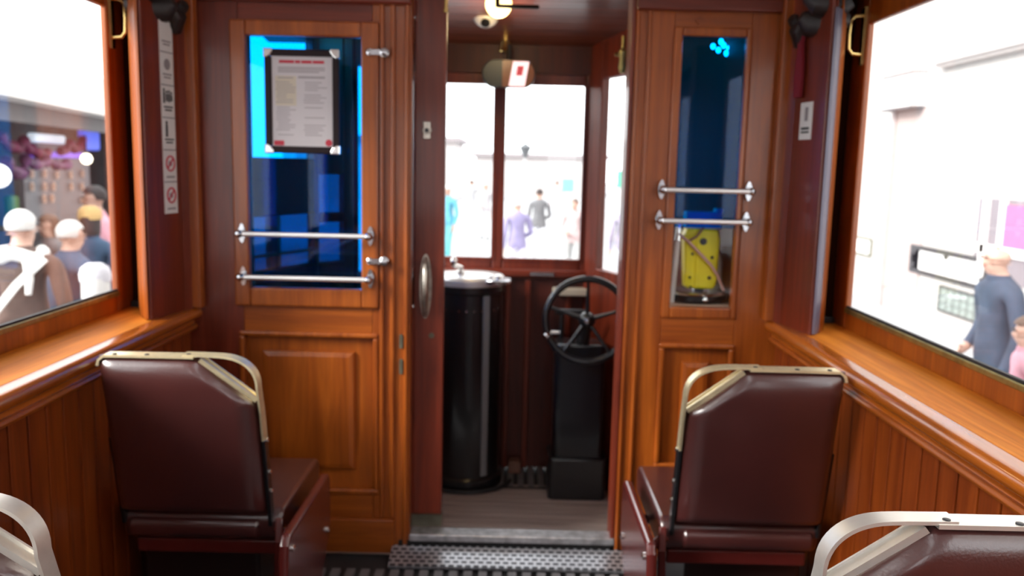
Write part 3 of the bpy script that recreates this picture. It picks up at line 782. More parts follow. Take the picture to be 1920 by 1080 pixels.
w.lathe([(.022, 0), (.022, .018), (.012, .025), (.012, .04)], h, n=18); w.tube([h+Vector((0, 0, .035)), h+Vector((-.015, -.02, .045)), h+Vector((-.03, -.05, .048))], [.012, .010, .009], 10)
w.lathe([(.008, 0), (.014, .012), (.016, .03), (.010, .042), (.002, .046)], h+Vector((-.03, -.05, .046)), n=16); w.build('handle', chrome, o, smooth=True)
w = MB()
for dx in (.105, .140): w.lathe([(.014, 0), (.014, .016), (.006, .022)], c+Vector((dx, -.10, 1.004)), n=14)
w.build_each('switch_knob', chrome, o, smooth=True)
w = MB()
for a in range(-5, 6):
    an = -PI/2 + a*.22; d = Vector((math.cos(an), math.sin(an), 0)); w.lathe([(.005, 0), (.005, .004)], c+d*.157+Vector((0, 0, .86)), d, 8)
w.build_each('rivet', steel, o)
w = MB(); w.tube([c+Vector((.22*math.cos(a), .0+.20*math.sin(a), .012)) for a in [-PI*.95+PI*.9*i/14 for i in range(15)]], .010, 8); w.build('foot_cable', blackrub, o, smooth=True)

# hand wheel on its stand
c = Vector((.340, 3.80, .694))
c = atY(1101, 601, 3.70)
o = thing('brake_wheel', (c.x, 3.86, ZP), 'black spoked hand brake wheel on a dark pedestal below the windscreen', 'hand wheel')
ax = Vector((-.06, -1, .10)).normalized(); u = Vector((1, 0, 0)); u = (u-ax*u.dot(ax)).normalized(); v = ax.cross(u)
if v.z < 0: v = -v
w = MB(); rim = MB(); RW = .183
rim.tube([c+(u*math.cos(a)+v*math.sin(a))*RW for a in [2*PI*i/48 for i in range(48)]], .0155, 12, True); ro = rim.build('rim', black, o, smooth=True)
for k in range(5):
    a = PI/2 + 2*PI*k/5; d = u*math.cos(a)+v*math.sin(a)
    s_ = MB(); s_.tube([c-ax*.02+d*.02, c-ax*.008+d*.10, c+d*(RW-.008)], [.011, .008, .007], 10); s_.build('spoke', black, o, smooth=True)
w = MB(); w.lathe([(.038, -.05), (.038, -.02), (.030, .0), (.018, .008), (.016, .018), (.004, .022)], c, ax, 24); w.build('hub', black, o, smooth=True)
w = MB(); w.lathe([(.014, .018), (.014, .026), (.004, .03)], c, ax, 6); w.build('hub_nut', steel, o)
kn = c + (u*math.cos(math.radians(202))+v*math.sin(math.radians(202)))*(RW+.004)
w = MB(); w.tube([kn+u*.055+v*.012, kn+u*.02+v*.012, kn], [.008, .009, .009], 10); w.lathe([(.010, 0), (.015, .012), (.015, .026), (.006, .036)], kn, ax, 16); w.build('spinner_knob', steel, o, smooth=True)
w = MB(); w.tube([c-ax*.04, Vector((c.x-.01, 3.86, .50))], .030, 14); w.build('shaft', black, o, smooth=True)
w = MB(); w.prism(rrect(c.x-.13, c.x+.10, 3.78, 3.95, .03), lambda a, b, d: (a, b, d), ZP, .56); w.build('stand', black, o, bevel=.01)
w = MB(); w.prism(rrect(c.x-.15, c.x+.12, 3.76, 3.97, .03), lambda a, b, d: (a, b, d), ZP, ZP+.20); w.build('stand_foot', black, o, bevel=.01)
w = MB(); w.box(.20, .385, 4.12, 4.19, .730, .765); w.build('shelf', cream, wf, bevel=.005)
w = MB(); w.tube([(c.x-.13, 3.90, .69), (c.x+.02, 3.90, .69)], .013, 12); w.tube([(c.x-.10, 3.90, .69), (c.x-.10, 3.90, .50)], .010, 10); w.build_each('brake_pipe', iron, o, smooth=True)
# foot gong pedal and wooden block
p = atY(1037, 870, 4.08); p.z = ZP
o = thing('foot_pedal', (p.x, p.y, ZP+.004), 'small shiny foot pedal on the platform floor beside the wheel pedestal', 'pedal')
w = MB(); w.lathe([(.026, .004), (.026, .012), (.014, .018), (.008, .022)], (p.x, p.y, ZP), n=18); w.build('base', steel, o, smooth=True)
w = MB(); w.lathe([(.006, .02), (.006, .055)], (p.x, p.y, ZP), n=12); w.lathe([(.014, .055), (.016, .063), (.008, .070)], (p.x, p.y, ZP), n=16); w.build('plunger', chrome, o, smooth=True)
p = atY(965, 858, 4.12)
w = MB(); w.prism([(p.x-.032, ZP+.004), (p.x+.030, ZP+.004), (p.x+.030, ZP+.052), (p.x+.018, ZP+.066), (p.x-.026, ZP+.066), (p.x-.032, ZP+.05)], facing, 4.08, 4.15)
w.build('wooden_chock', plain('old_wood_block', (.20, .09, .06), .6, var=.2), at=(p.x, 4.115, ZP+.004), bevel=.004, label='small brown wooden block on the platform floor right of the drum controller', cat='wooden block')

# ceiling lamp, camera dome, mirror, brass fittings
p = atY(935, 8, 3.52)
o = thing('ceiling_lamp', tuple(p), 'glowing round globe lamp with dark bracket on the platform ceiling', 'lamp')
w = MB(); w.ball(p, .053, n=24, m=14); w.build('globe', emit('warm_lamp', (1, .74, .30), 5.), o, smooth=True)
w = MB(); w.lathe([(.05, 0), (.05, .02), (.03, .03)], (p.x, p.y, p.z+.045), n=20); w.build('cap', brass, o, smooth=True)
w = MB(); w.box(p.x-.004, p.x+.16, p.y-.078, p.y-.062, p.z-.028, p.z-.012); w.box(p.x-.012, p.x+.006, p.y-.078, p.y-.062, p.z-.026, p.z+.06); w.box(p.x-.012, p.x+.006, p.y-.078, p.y, p.z+.05, p.z+.062); w.build('bracket', black, o, bevel=.004)
ld = bpy.data.lights.new('lamp_light', 'POINT'); ld.energy = 3.5; ld.color = (1, .75, .4); ld.shadow_soft_size = .06
lo = bpy.data.objects.new('lamp_light', ld); col.objects.link(lo); lo.parent = o; lo.location = (0, -.0, -.085)
p = atY(911, 30, 3.80)
o = thing('dome_camera', tuple(p), 'white dome security camera below the globe lamp on the platform ceiling', 'camera')
w = MB(); w.ball(p, .056, .056, .050, 24, 12); w.lathe([(.058, .0), (.058, .05)], p, n=24); w.build('housing', plasticwhite, o, smooth=True)
d = Vector((.0, -.75, -.66)).normalized(); w = MB(); w.lathe([(.020, .044), (.020, .056), (.010, .058)], p, d, 18); w.build('lens', black, o, smooth=True)
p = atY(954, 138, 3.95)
o = thing('oval_mirror', tuple(p), 'oval mirror above the windscreen with a painted dark, brown and pink-white reflection', 'mirror')  # reflection painted on as flat coloured pieces; the lit sign's pieces glow
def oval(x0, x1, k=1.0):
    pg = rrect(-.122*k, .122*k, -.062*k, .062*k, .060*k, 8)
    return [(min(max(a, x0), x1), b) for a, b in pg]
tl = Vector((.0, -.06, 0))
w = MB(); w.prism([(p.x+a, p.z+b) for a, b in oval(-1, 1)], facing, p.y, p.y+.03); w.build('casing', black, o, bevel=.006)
w = MB(); w.prism([(p.x+a, p.z+b) for a, b in oval(-1, -.031, .95)], facing, p.y-.003, p.y-.0005); w.build('dark_reflection', plain('reflection_dark', (.028, .038, .042), .4), o, label='dark half of the painted reflection')
w = MB(); w.prism([(p.x+a, p.z+b) for a, b in oval(-.029, 1, .95)], facing, p.y-.003, p.y-.0005); w.build('brown_reflection', plain('reflection_brown', (.26, .085, .035), .3), o, label='brown half of the painted reflection')
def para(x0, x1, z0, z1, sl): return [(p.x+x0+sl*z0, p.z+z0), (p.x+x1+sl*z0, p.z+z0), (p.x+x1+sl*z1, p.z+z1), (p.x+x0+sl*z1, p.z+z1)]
w = MB(); w.prism(para(.010, .082, -.056, .054, .17), facing, p.y-.005, p.y-.002); w.build('sign_reflection', emit('sign_reflection_pink', (1, .74, .78), 1.0), o, label='glowing painted reflection of a lit sign')
w = MB(); w.prism(para(.034, .062, -.008, .034, .17), facing, p.y-.006, p.y-.004); w.build('sign_reflection_square', emit('sign_reflection_red', (.55, .05, .08), .5), o, label='red square in the painted sign reflection')
w = MB(); w.tube([(p.x, p.y+.03, p.z), (p.x, p.y+.09, p.z+.05), (p.x, p.y+.10, p.z+.14)], .010, 10); w.build('arm', iron, o, smooth=True)
p = atY(948, 80, 4.14)
o = thing('brass_bell', tuple(p), 'small brass fitting above the oval mirror on the platform header', 'bell')
w = MB(); w.lathe([(.005, .05), (.018, .045), (.024, .02), (.028, -.02), (.036, -.04), (.034, -.045)], p, n=20); w.build('bell_cup', brass, o, smooth=True)
w = MB(); w.box(p.x-.008, p.x+.008, p.y, p.y+.06, p.z+.03, p.z+.045); w.build('hanger', brass, o)
p = atY(1168, 105, 3.66)
o = thing('brass_cock', tuple(p), 'brass valve fitting high on the right side of the driver platform', 'valve')
w = MB(); w.lathe([(.010, -.07), (.018, -.05), (.014, -.01), (.020, .0), (.020, .02), (.008, .03), (.008, .08)], p, n=16); w.build('valve_body', darkbrass, o, smooth=True)
w = MB(); w.tube([p+Vector((-.035, 0, .005)), p+Vector((.05, .0, .005))], .007, 10); w.tube([p+Vector((.03, 0, .005)), p+Vector((.05, .02, -.02))], .007, 10); w.build('lever', darkbrass, o, smooth=True)

# things on the shelf behind the narrow window
w = MB(); w.box(.50, .86, YB+.05, YB+.24, .835, .872); w.build('shelf', plain('pale_shelf', (.62, .42, .30), .5), at=(.68, YB+.145, .835), bevel=.004, label='pale shelf behind the narrow bulkhead window, under the black tray', cat='shelf')
o = thing('tray', (.69, YB+.14, .872), 'round black tray with bright rim on the shelf below the yellow case', 'tray')
w = MB(); w.lathe([(.100, 0), (.112, .01), (.112, .034), (.105, .036), (.100, .026)], (.69, YB+.165, .872), n=32); w.build('dish', black, o, smooth=True)
w = MB(); w.lathe([(.113, .030), (.116, .036), (.110, .040), (.104, .036)], (.69, YB+.165, .872), n=32); w.build('rim', chrome, o, smooth=True)
w = MB(); w.lathe([(.010, 0), (.010, .006), (.003, .010)], (.70, YB+.053, .890), (0, -1, 0), 14); w.build('stud', chrome, o, smooth=True)
o = thing('yellow_case', (.685, YB+.15, .908), 'yellow plastic case with round holes behind the narrow bulkhead window', 'case')
w = MB(); x0, x1 = .628, .752
yf = YB+.105
pg = [(x0+.008, .925), (x1-.010, .922), (x1, .95), (x1+.004, 1.10), (x1-.006, 1.140), (x0+.006, 1.145), (x0-.004, 1.12)]
w.prism(pg, facing, yf, yf+.07); body = w.build('shell', yellow, o, bevel=.008)
w = MB(); w.box(x0+.040, x0+.048, yf-.005, yf, .925, 1.14); w.prism(rrect(x0+.004, x0+.032, .935, 1.12, .008), facing, yf-.004, yf); w.build('rib', yellow, body, bevel=.002)
for x, z, r in ((.693, 1.098, .013), (.655, 1.052, .0055), (.728, 1.040, .0055), (.650, .965, .0055), (.722, .965, .0065), (.655, .930, .004)):
    w = MB(); w.lathe([(r, 0), (r, .002)], (x, yf-.002, z), (0, -1, 0), 16); w.build('hole', black, body, label='dark round hole')
w = MB(); w.box(.63, .76, yf+.005, yf+.075, 1.142, 1.205); w.box(.735, .765, yf+.005, yf+.06, 1.2, 1.218); w.build('lid', paleblue, o, bevel=.006, label='pale top block')
w = MB(); w.box(.672, .705, yf+.01, yf+.06, .910, .928); w.build('stem', black, o)
o = thing('white_bottle', (.768, YB+.215, .909), 'white plastic bottle right of the yellow case', 'bottle')
w = MB(); w.lathe([(.022, 0), (.026, .01), (.026, .10), (.020, .13), (.012, .145)], (.768, YB+.215, .909), n=20); w.build('body', plasticwhite, o, smooth=True)
w = MB(); w.lathe([(.013, .145), (.013, .17), (.010, .172)], (.768, YB+.215, .909), n=16); w.build('cap', plasticwhite, o, smooth=True)
o = thing('pink_cable', (.69, YB+.09, .90), 'pinkish cable slanting across the front of the yellow case', 'cable')
w = MB(); w.tube([(.60, yf-.012, 1.125), (.635, yf-.018, 1.098), (.68, yf-.018, 1.055), (.72, yf-.018, 1.015), (.75, yf-.016, .975), (.775, yf-.012, .92)], .0055, 10); w.build('cord', pink, o, smooth=True)
w = MB(); w.tube([(.635, yf-.018, 1.098), (.665, yf-.016, 1.118), (.69, yf-.010, 1.150)], .0045, 8); w.build('branch', plain('brown_cord', (.30, .14, .08), .5), o, smooth=True)
o = thing('grey_pole', (.594, YB+.11, .872), 'pale grey upright rod left of the yellow case', 'rod')
w = MB(); w.tube([(.588, YB+.10, .872), (.600, YB+.10, 1.10)], .009, 10); w.build('rod', plasticwhite, o, smooth=True)
w = MB(); w.tube([(.600, YB+.10, 1.10), (.602, YB+.10, 1.165)], [.013, .007], 12); w.build('tip', chrome, o, smooth=True)
o = thing('cluster_lamp', tuple(atY(1372, 88, 3.28)), 'small cluster of cyan-lit bulbs behind the narrow blue window', 'lamp')
for k, (px, py) in enumerate(((1337, 87), (1347, 94), (1357, 85), (1362, 100), (1367, 90), (1380, 78), (1352, 78))):
    w = MB(); c_ = atY(px, py, 3.26); w.ball(c_, .009, .009, .011, 12, 8); w.build('bulb', emit('bulb_glow_%d' % k, (.75, 1, .9), 6.), o, smooth=True)
w = MB(); c_ = atY(1372, 70, 3.26); w.tube([c_, c_+Vector((0, .02, .10))], .006, 8); w.lathe([(.05, .0), (.03, .012), (.01, .02)], c_+Vector((0, 0, .005)), n=16); w.build('fitting', iron, o)

# ------------------------------------------------------------------ outside
street = plain('pale_paving', (.36, .36, .37), .8, var=.06, vscale=1.5)
facade_m = plain('pale_render', (.50, .475, .46), .8, var=.03)
w = MB(); w.box(-60, 60, -20, 120, ZS-.1, ZS); w.build('street', street, label='pale paved street around the tram', cat='street', kind='structure')

# right facade, parallel to the tram
FXW = 6.55
def fx(px, py): 
    q = atX(px, py, FXW); return q.y, q.z
w = MB(); w.box(FXW, FXW+2, -6.0, 46, ZS, 13); fa = w.build('facade_wall', facade_m, label='bright pale building front across the street on the right', cat='building', kind='structure')
y1, z1 = fx(1685, 195); y0, z0 = fx(1728, 470)
w = MB(); w.box(FXW-.03, FXW+.0, y0, y1-.02, ZS+.35, z1-.12); w.build('doorway', plain('pink_beige_door', (.44, .35, .335), .7), fa)
w = MB(); w.box(FXW-.06, FXW+.0, y1-.06, y1+.10, ZS, z1); w.build('door_reveal', plain('grey_reveal', (.42, .36, .36), .7), fa)
ya, za = fx(1686, 150); yb2, zb2 = fx(1738, 192)
w = MB(); w.box(FXW-.25, FXW, yb2, ya, min(za, zb2)-.05, max(za, zb2)); w.build('sign_box', plasticwhite, fa, label='white sign box over the doorway')
w = MB(); w.box(FXW-.27, FXW, yb2, ya+.05, max(za, zb2), max(za, zb2)+.035); w.box(FXW-.27, FXW-.02, yb2, ya+.03, min(za, zb2)-.09, min(za, zb2)-.05); w.build('sign_edge', plain('grey_edge', (.12, .11, .12), .6), fa)
ya, za = fx(1770, 128)
w = MB(); w.box(FXW-.14, FXW, 3.0, ya, za, za+.05); w.box(FXW-.20, FXW, 3.0, ya, za+.05, za+.16); w.build('cornice', plain('cornice_stone', (.5, .46, .45), .8), fa)
# shop window at the right edge
ya, za = fx(1838, 385); yb2, zb2 = fx(1935, 490)
w = MB(); w.box(FXW-.02, FXW, yb2-1.2, ya, -.05, 1.05); sw = w.build('shop_window', plain('shop_dark', (.20, .17, .19), .3), fa)
w = MB(); w.box(FXW-.05, FXW-.02, ya-1.35, ya-.65, .42, .98); w.build('pink_poster', plain('pink_poster', (.55, .12, .26), .6), sw)
w = MB()
for yy in (ya-.18, ya-.60, ya-1.5): w.box(FXW-.06, FXW-.02, yy-.12, yy, -.05, 1.05)
w.box(FXW-.06, FXW-.02, yb2-1.2, ya, .30, .42); w.build_each('mullion', plasticwhite, sw)
# ornate framed sign board
ya, za = fx(1716, 466); yb2, zb2 = fx(1850, 512)
z0s = fx(1716, 502)[1]
o = thing('sign_board', (FXW-.05, (ya+yb2)/2, (za+z0s)/2), 'long white board with dark ornate frame along the building front', 'sign board')
w = MB(); w.box(FXW-.03, FXW-.002, yb2, ya, z0s, za); w.build('board', plasticwhite, o)
w = MB(); t = .07
w.box(FXW-.05, FXW-.002, yb2, ya, za, za+t); w.box(FXW-.05, FXW-.002, yb2, ya, z0s-t, z0s); w.box(FXW-.05, FXW-.002, ya, ya+t, z0s-t, za+t); w.box(FXW-.05, FXW-.002, yb2-t, yb2, z0s-t, za+t); fo = w.build('frame', plain('dark_frame', (.035, .032, .035), .5), o)
w = MB()
for (yy, zz) in ((ya-.03, z0s+.05), (ya-.05, za-.04), (yb2+.06, z0s+.08), (yb2+.10, za-.05), ((ya+yb2)/2, za-.02)): w.ball((FXW-.04, yy, zz), .02, .07, .05, 10, 6)
w.build_each('scroll', plain('dark_frame_b', (.035, .032, .035), .5), o)
# basement grille and small plaque
ya, za = fx(1766, 538); yb2, zb2 = fx(1842, 590); zl = fx(1766, 580)[1]
o = thing('basement_grille', (FXW-.02, (ya+yb2)/2, (za+zl)/2), 'dark framed grid grille low on the building front behind the walking man', 'grille')
w = MB(); w.box(FXW-.012, FXW-.002, yb2, ya, zl, za); w.build('pane', plain('grey_green_pane', (.26, .30, .28), .4), o)
w = MB()
for k in range(7): yy = yb2+(ya-yb2)*k/6; w.box(FXW-.03, FXW-.012, yy-.012, yy+.012, zl, za)
for k in range(4): zz = zl+(za-zl)*k/3; w.box(FXW-.03, FXW-.012, yb2-.012, ya+.012, zz-.012, zz+.012)
w.build('bars', plain('grille_grey', (.22, .24, .23), .6), o)
w = MB(); t = .03
for q in ((yb2-t, ya+t, za, za+t), (yb2-t, ya+t, zl-t, zl), (yb2-t, yb2, zl, za), (ya, ya+t, zl, za)): w.box(FXW-.035, FXW-.002, q[0], q[1], q[2], q[3])
w.build('frame', plain('grille_frame', (.05, .05, .05), .6), o)
ya, za = fx(1604, 445); yb2, zb2 = fx(1633, 478)
o = thing('wall_plaque', (FXW-.02, (ya+yb2)/2, (za+zb2)/2), 'small plaque with a dark thin frame on the facade beside the sash window edge', 'plaque')
w = MB(); w.box(FXW-.02, FXW-.002, yb2, ya, zb2, za); w.build('plate', plasticwhite, o)
w = MB(); t = .035
for q in ((yb2-t, ya+t, za, za+t), (yb2-t, ya+t, zb2-t, zb2), (yb2-t, yb2, zb2, za), (ya, ya+t, zb2, za)): w.box(FXW-.04, FXW-.002, q[0], q[1], q[2], q[3])
w.build('frame', plain('plaque_frame', (.16, .16, .12), .6), o)

# left: market kiosk with a white roof
K0 = Vector((-5.4, 8.9, 0)); KU = Vector((-.214, .977, 0)).normalized(); KN = Vector((-KU.y, KU.x, 0))
if KN.x > 0: KN = -KN
def kp(px, py, d): return plane(px, py, K0+KN*d, KN)
def kw(u, d, z): return K0 + KU*u + KN*d + Vector((0, 0, z))
o = thing('market_kiosk', tuple(kw(2.5, 1, ZS)), 'open-fronted market stall with thick white roof and dark interior on the left', 'stall')
ua, ub = -3.0, 13.0
zr = 1.93
greyin = plain('grey_interior', (.13, .12, .13), .7, var=.3, vscale=2)
w = MB(); w.obox(kw((ua+ub)/2, 1.1, zr+.25), KU*((ub-ua)/2+.2), KN*1.35, (0, 0, .25)); w.build('roof', plain('white_fascia', (.9, .88, .84), .6), o)
w = MB(); w.obox(kw((ua+ub)/2, 2.35, (zr+ZS)/2), KU*(ub-ua)/2, KN*.05, (0, 0, (zr-ZS)/2)); w.obox(kw(ub, 1.2, (zr+ZS)/2), KU*.05, KN*1.15, (0, 0, (zr-ZS)/2)); w.obox(kw(ua, 1.2, (zr+ZS)/2), KU*.05, KN*1.15, (0, 0, (zr-ZS)/2)); w.build('walls', greyin, o)
w = MB(); w.obox(kw((ua+ub)/2, .12, zr-.10), KU*(ub-ua)/2, KN*.05, (0, 0, .12)); w.build('lintel', plain('grey_lintel', (.11, .10, .105), .6), o)
w = MB(); w.obox(kw((ua+ub)/2, .25, ZS+.5), KU*(ub-ua)/2, KN*.2, (0, 0, .5)); w.build('counter', plain('dark_counter', (.10, .03, .04), .6), o)
w = MB(); a_ = kp(40, 330, 1.2); b_ = kp(165, 330, 1.2); c_ = (a_+b_)/2
w.obox((c_.x, c_.y, .85), Vector(((b_-a_).x/2, (b_-a_).y/2, 0)), KN*.03, (0, 0, .75)); w.build('grey_screen', plain('grey_panel', (.20, .195, .21), .6), o)
def kthing(name, px0, px1, py0, py1, d, mat, label, cat, rnd=True):
    a_, b_ = kp(px0, (py0+py1)/2, d), kp(px1, (py0+py1)/2, d); c_ = kp((px0+px1)/2, (py0+py1)/2, d)
    h = abs(kp((px0+px1)/2, py0, d).z - kp((px0+px1)/2, py1, d).z)/2
    hb = (b_-a_)/2; hb.z = 0; w = MB(); w.obox(c_, hb, KN*.06, (0, 0, h)); return w.build(name, mat, at=c_, bevel=min(.05, h*.5) if rnd else .01, label=label, cat=cat)
kthing('strip_lamp', 60, 118, 252, 268, .9, emit('cool_tube', (.8, .9, 1), .55), 'pale strip lamp hanging under the white stall roof', 'lamp')
kthing('blue_screen', 152, 182, 238, 282, .95, emit('blue_screen_glow', (.10, .16, .9), .55), 'glowing blue panel at the right end of the stall', 'screen')
kthing('purple_tube', 62, 152, 285, 296, .85, emit('violet_tube', (.20, .07, .75), .6), 'violet light tube across the front of the stall', 'lamp')
kthing('green_bag', 14, 30, 366, 412, 1.0, plain('green_cloth', (.03, .16, .015), .6), 'green item at the left of the stall behind the white-haired person', 'bag')
c_ = kp(162, 298, .6); w = MB(); w.ball(c_, .09, n=18, m=10); gl = w.build('stall_bulb', emit('stall_bulb', (1, .9, .7), 5), at=c_, smooth=True, label='bright round bulb at the right end of the violet tube', cat='lamp')
w = MB(); w.tube([c_+Vector((0, 0, .08)), c_+Vector((0, 0, .4))], .015, 8); w.build('flex', blackrub, gl)
c_ = kp(-4, 330, -.15); w = MB(); w.ball(c_, .12, n=18, m=10); gl = w.build('stall_globe', emit('stall_globe', (1, 1, 1), 1.5), at=c_, smooth=True, label='white globe lamp at the left edge of the stall', cat='lamp')
w = MB(); w.tube([c_+Vector((0, 0, .12)), c_+Vector((0, 0, .8))], .015, 8); w.build('flex', blackrub, gl)
# garlands
mag = plain('magenta_tinsel', (.16, .015, .07), .6, bump=.6, bscale=30, var=.5, vscale=8); pur = plain('plum_tinsel', (.10, .02, .09), .6, bump=.6, bscale=30, var=.5, vscale=8)
def garland(pts, mat, label, dep=.55):
    w = MB(); P_ = [kp(x, y, dep) for x, y in pts]; q = []
    for i in range(len(P_)-1):
        for k in range(8): q.append(P_[i].lerp(P_[i+1], k/8) + Vector((0, 0, -.06*math.sin(PI*k/8))))
    q.append(P_[-1])
    w.tube(q, [.05+.022*math.sin(i*1.7)+.02*random.random() for i in range(len(q))], 10)
    return w.build('garland', mat, at=P_[0], smooth=True, label=label, cat='garland')
garland([(0, 250), (24, 275), (45, 265), (60, 278), (92, 284)], mag, 'magenta garland hanging at the upper left of the stall')
garland([(10, 300), (40, 325), (48, 300), (90, 300), (130, 305)], pur, 'plum garland drooping below the violet tube', .30)
garland([(112, 282), (130, 268), (148, 275), (155, 258)], mag, 'magenta garland beside the glowing blue panel', .62)
# ring ornaments on the grey screen
ringm = plain('pale_ring', (.75, .52, .40), .5)
proto = None
cs = [(60, 326, 'first of the upper row'), (84, 326, 'second of the upper row'), (107, 328, 'third of the upper row'), (133, 328, 'fourth of the upper row'), (155, 326, 'fifth of the upper row'),
      (60, 350, 'first of the middle row'), (84, 350, 'second of the middle row'), (101, 350, 'third of the middle row'), (134, 350, 'fourth of the middle row'), (154, 350, 'fifth of the middle row'), (83, 373, 'first of the bottom row'), (98, 372, 'second of the bottom row'), (154, 375, 'third of the bottom row')]
for px, py, nm in cs:
    c_ = kp(px, py, 1.12); lab = 'pale ring ornament on the grey stall screen, ' + nm
    if proto is None:
        w = MB(); w.tube([c_+KU*.058*math.cos(t)+Vector((0, 0, .058*math.sin(t))) for t in [2*PI*i/18 for i in range(18)]], .017, 8, True)
        proto = w.build('ring_ornament', ringm, at=c_, smooth=True, label=lab, cat='ornament', group='ring ornaments on the stall screen'); pc0 = c_
    else:
        copy_tree(proto, c_-pc0, lab)

# ------------------------------------------------------------------ people
skin_c = plain('skin', (.52, .32, .25), .55); hair_grey = plain('grey_hair', (.62, .60, .58), .7, bump=.4, bscale=120); hair_brown = plain('brown_hair', (.11, .06, .04), .6, bump=.4, bscale=120); hair_dark = plain('dark_hair', (.03, .02, .02), .6, bump=.4, bscale=120)
shoe_m = plain('dark_shoe', (.03, .03, .03), .5); eye_m = plain('eye', (.05, .04, .04), .3)
def cloth(n, c): return plain(n, c, .85, bump=.35, bscale=35, var=.2, vscale=7)
def person(loc, height, yaw, label, top, legs, hair, arms=('down', 'down'), stride=.10, lean=0., hair_long=False, group=None, extras=None, shoulder=.20, hands=True, hat=None, skinm=None):
    """one skinned body; +Y is the way the person faces before yaw"""
    k = height/1.75
    V = []; E = []; Rr = []; T = []
    def vtx(p, r, par, tag):
        V.append(Vector(p)*k); Rr.append((r*k if not isinstance(r, tuple) else tuple(q*k for q in r)))
        if par is not None: E.append((par, len(V)-1)); T.append(tag)
        return len(V)-1
    pel = vtx((0, 0, .96), (.165, .115), None, 0)
    wst = vtx((0, .01+lean*.15, 1.10), (.155, .115), pel, 1)
    che = vtx((0, .0+lean*.35, 1.30), (.175, .120), wst, 1)
    sho = vtx((0, -.01+lean*.5, 1.43), (.150, .095), che, 1)
    nek = vtx((0, .0+lean*.6, 1.52), .055, sho, 2)
    hd0 = vtx((0, .03+lean*.65, 1.585), (.068, .075), nek, 2)
    hd1 = vtx((0, .022+lean*.7, 1.66), (.078, .095), hd0, 2)
    hd2 = vtx((0, .01+lean*.7, 1.715), (.060, .072), hd1, 2)
    vtx((0, .125+lean*.66, 1.622), (.011, .012), hd0, 2)         # nose
    for sx in (-1, 1): vtx((sx*.083, .015+lean*.68, 1.635), (.008, .018), hd1, 2)   # ears
    for sx, st in ((-1, stride), (1, -stride)):
        hip = vtx((sx*.095, 0, .90), (.100, .105), pel, 0)
        kn = vtx((sx*.10, .5*st+.03, .50), (.068, .07), hip, 0)
        an = vtx((sx*.10, st-.02, .09), (.045, .048), kn, 0)
        to = vtx((sx*.115, st+.13, .035), (.042, .034), an, 3)
    for sx, a in zip((-1, 1), arms):
        sh = vtx((sx*shoulder, -.005+lean*.5, 1.40), .066, sho, 1)
        if a == 'down': el, wr_, hd = (sx*(shoulder+.045), -.03+lean*.3, 1.12), (sx*(shoulder+.035), .06+lean*.2, .88), (sx*(shoulder+.03), .085+lean*.2, .80)
        elif a == 'front': el, wr_, hd = (sx*(shoulder+.06), -.02+lean*.3, 1.13), (sx*(shoulder-.03), .20, 1.06), (sx*(shoulder-.09), .25, 1.04)
        elif a == 'pocket': el, wr_, hd = (sx*(shoulder+.075), -.06+lean*.3, 1.14), (sx*(shoulder+.0), .10, .98), (sx*(shoulder-.045), .16, .95)
        else: el, wr_, hd = (sx*(shoulder+.05), .10, 1.20), (sx*(shoulder-.05), .20, 1.42), (sx*(shoulder-.08), .19, 1.50)
        e = vtx(el, .054, sh, 1); wr2 = vtx(wr_, .038, e, 1)
        if hands:
            pm = vtx(hd, (.036, .022), wr2, 2)
            dv = (Vector(hd)-Vector(wr_)).normalized(); sd = Vector((0, 1, 0)) if abs(dv.y) < .7 else Vector((0, 0, 1)); sd = (sd-dv*sd.dot(dv)).normalized(); bend = dv.cross(sd)*(-sx)
            for q, ln in zip((-.030, -.010, .010, .029), (.055, .068, .064, .050)):
                b0 = vtx(Vector(hd)+dv*.045+sd*q, .0095, pm, 2); b1 = vtx(Vector(hd)+dv*(.045+ln*.6)+sd*q*1.1+bend*.006, .0085, b0, 2); vtx(Vector(hd)+dv*(.045+ln)+sd*q*1.1+bend*.022, .0075, b1, 2)
            t0 = vtx(Vector(hd)+sd*.040+dv*.005, .0105, pm, 2); vtx(Vector(hd)+sd*.062+dv*.038+bend*.008, .0085, t0, 2)
    me = bpy.data.meshes.new('tmp'); me.from_pydata([tuple(v) for v in V], E, []); me.update()
    ob = bpy.data.objects.new('tmp', me); col.objects.link(ob)
    ob.modifiers.new('Skin', 'SKIN'); sk = me.skin_vertices[0].data
    for i, r in enumerate(Rr): sk[i].radius = r if isinstance(r, tuple) else (r, r); sk[i].use_root = (i == pel)
    sd_ = ob.modifiers.new('Sub', 'SUBSURF'); sd_.levels = 2; sd_.render_levels = 2
    dg = bpy.context.evaluated_depsgraph_get(); dg.update()
    nm = bpy.data.meshes.new_from_object(ob.evaluated_get(dg)); bpy.data.objects.remove(ob)
    nm.name = 'person'
    nm.materials.clear()
    for q in (legs, top, skinm or skin_c, shoe_m): nm.materials.append(q)
    segs = [(V[a], V[b], T[i], max(Rr[b]) if isinstance(Rr[b], tuple) else Rr[b]) for i, (a, b) in enumerate(E)]
    for pl_ in nm.polygons:
        c = pl_.center; best = 9; tg = 0
        for a, b, t, r in segs:
            ab = b-a; u_ = max(0, min(1, (c-a).dot(ab)/max(ab.length_squared, 1e-9))); dd = (a+ab*u_-c).length - r*.6
            if dd < best: best = dd; tg = t
        if tg == 0 and c.z > .86*k: tg = 1            # jacket hem
        if tg == 2 and c.z < 1.50*k and c.z > 1.30*k and abs(c.x) < .12*k: tg = 1
        if tg == 0 and c.z < .075*k: tg = 3
        pl_.material_index = tg; pl_.use_smooth = True
    o = bpy.data.objects.new('person', nm); col.objects.link(o); o.location = loc; o.rotation_euler = (0, 0, yaw)
    props(o, label, 'person', group)
    WL[o.name] = Vector(loc)
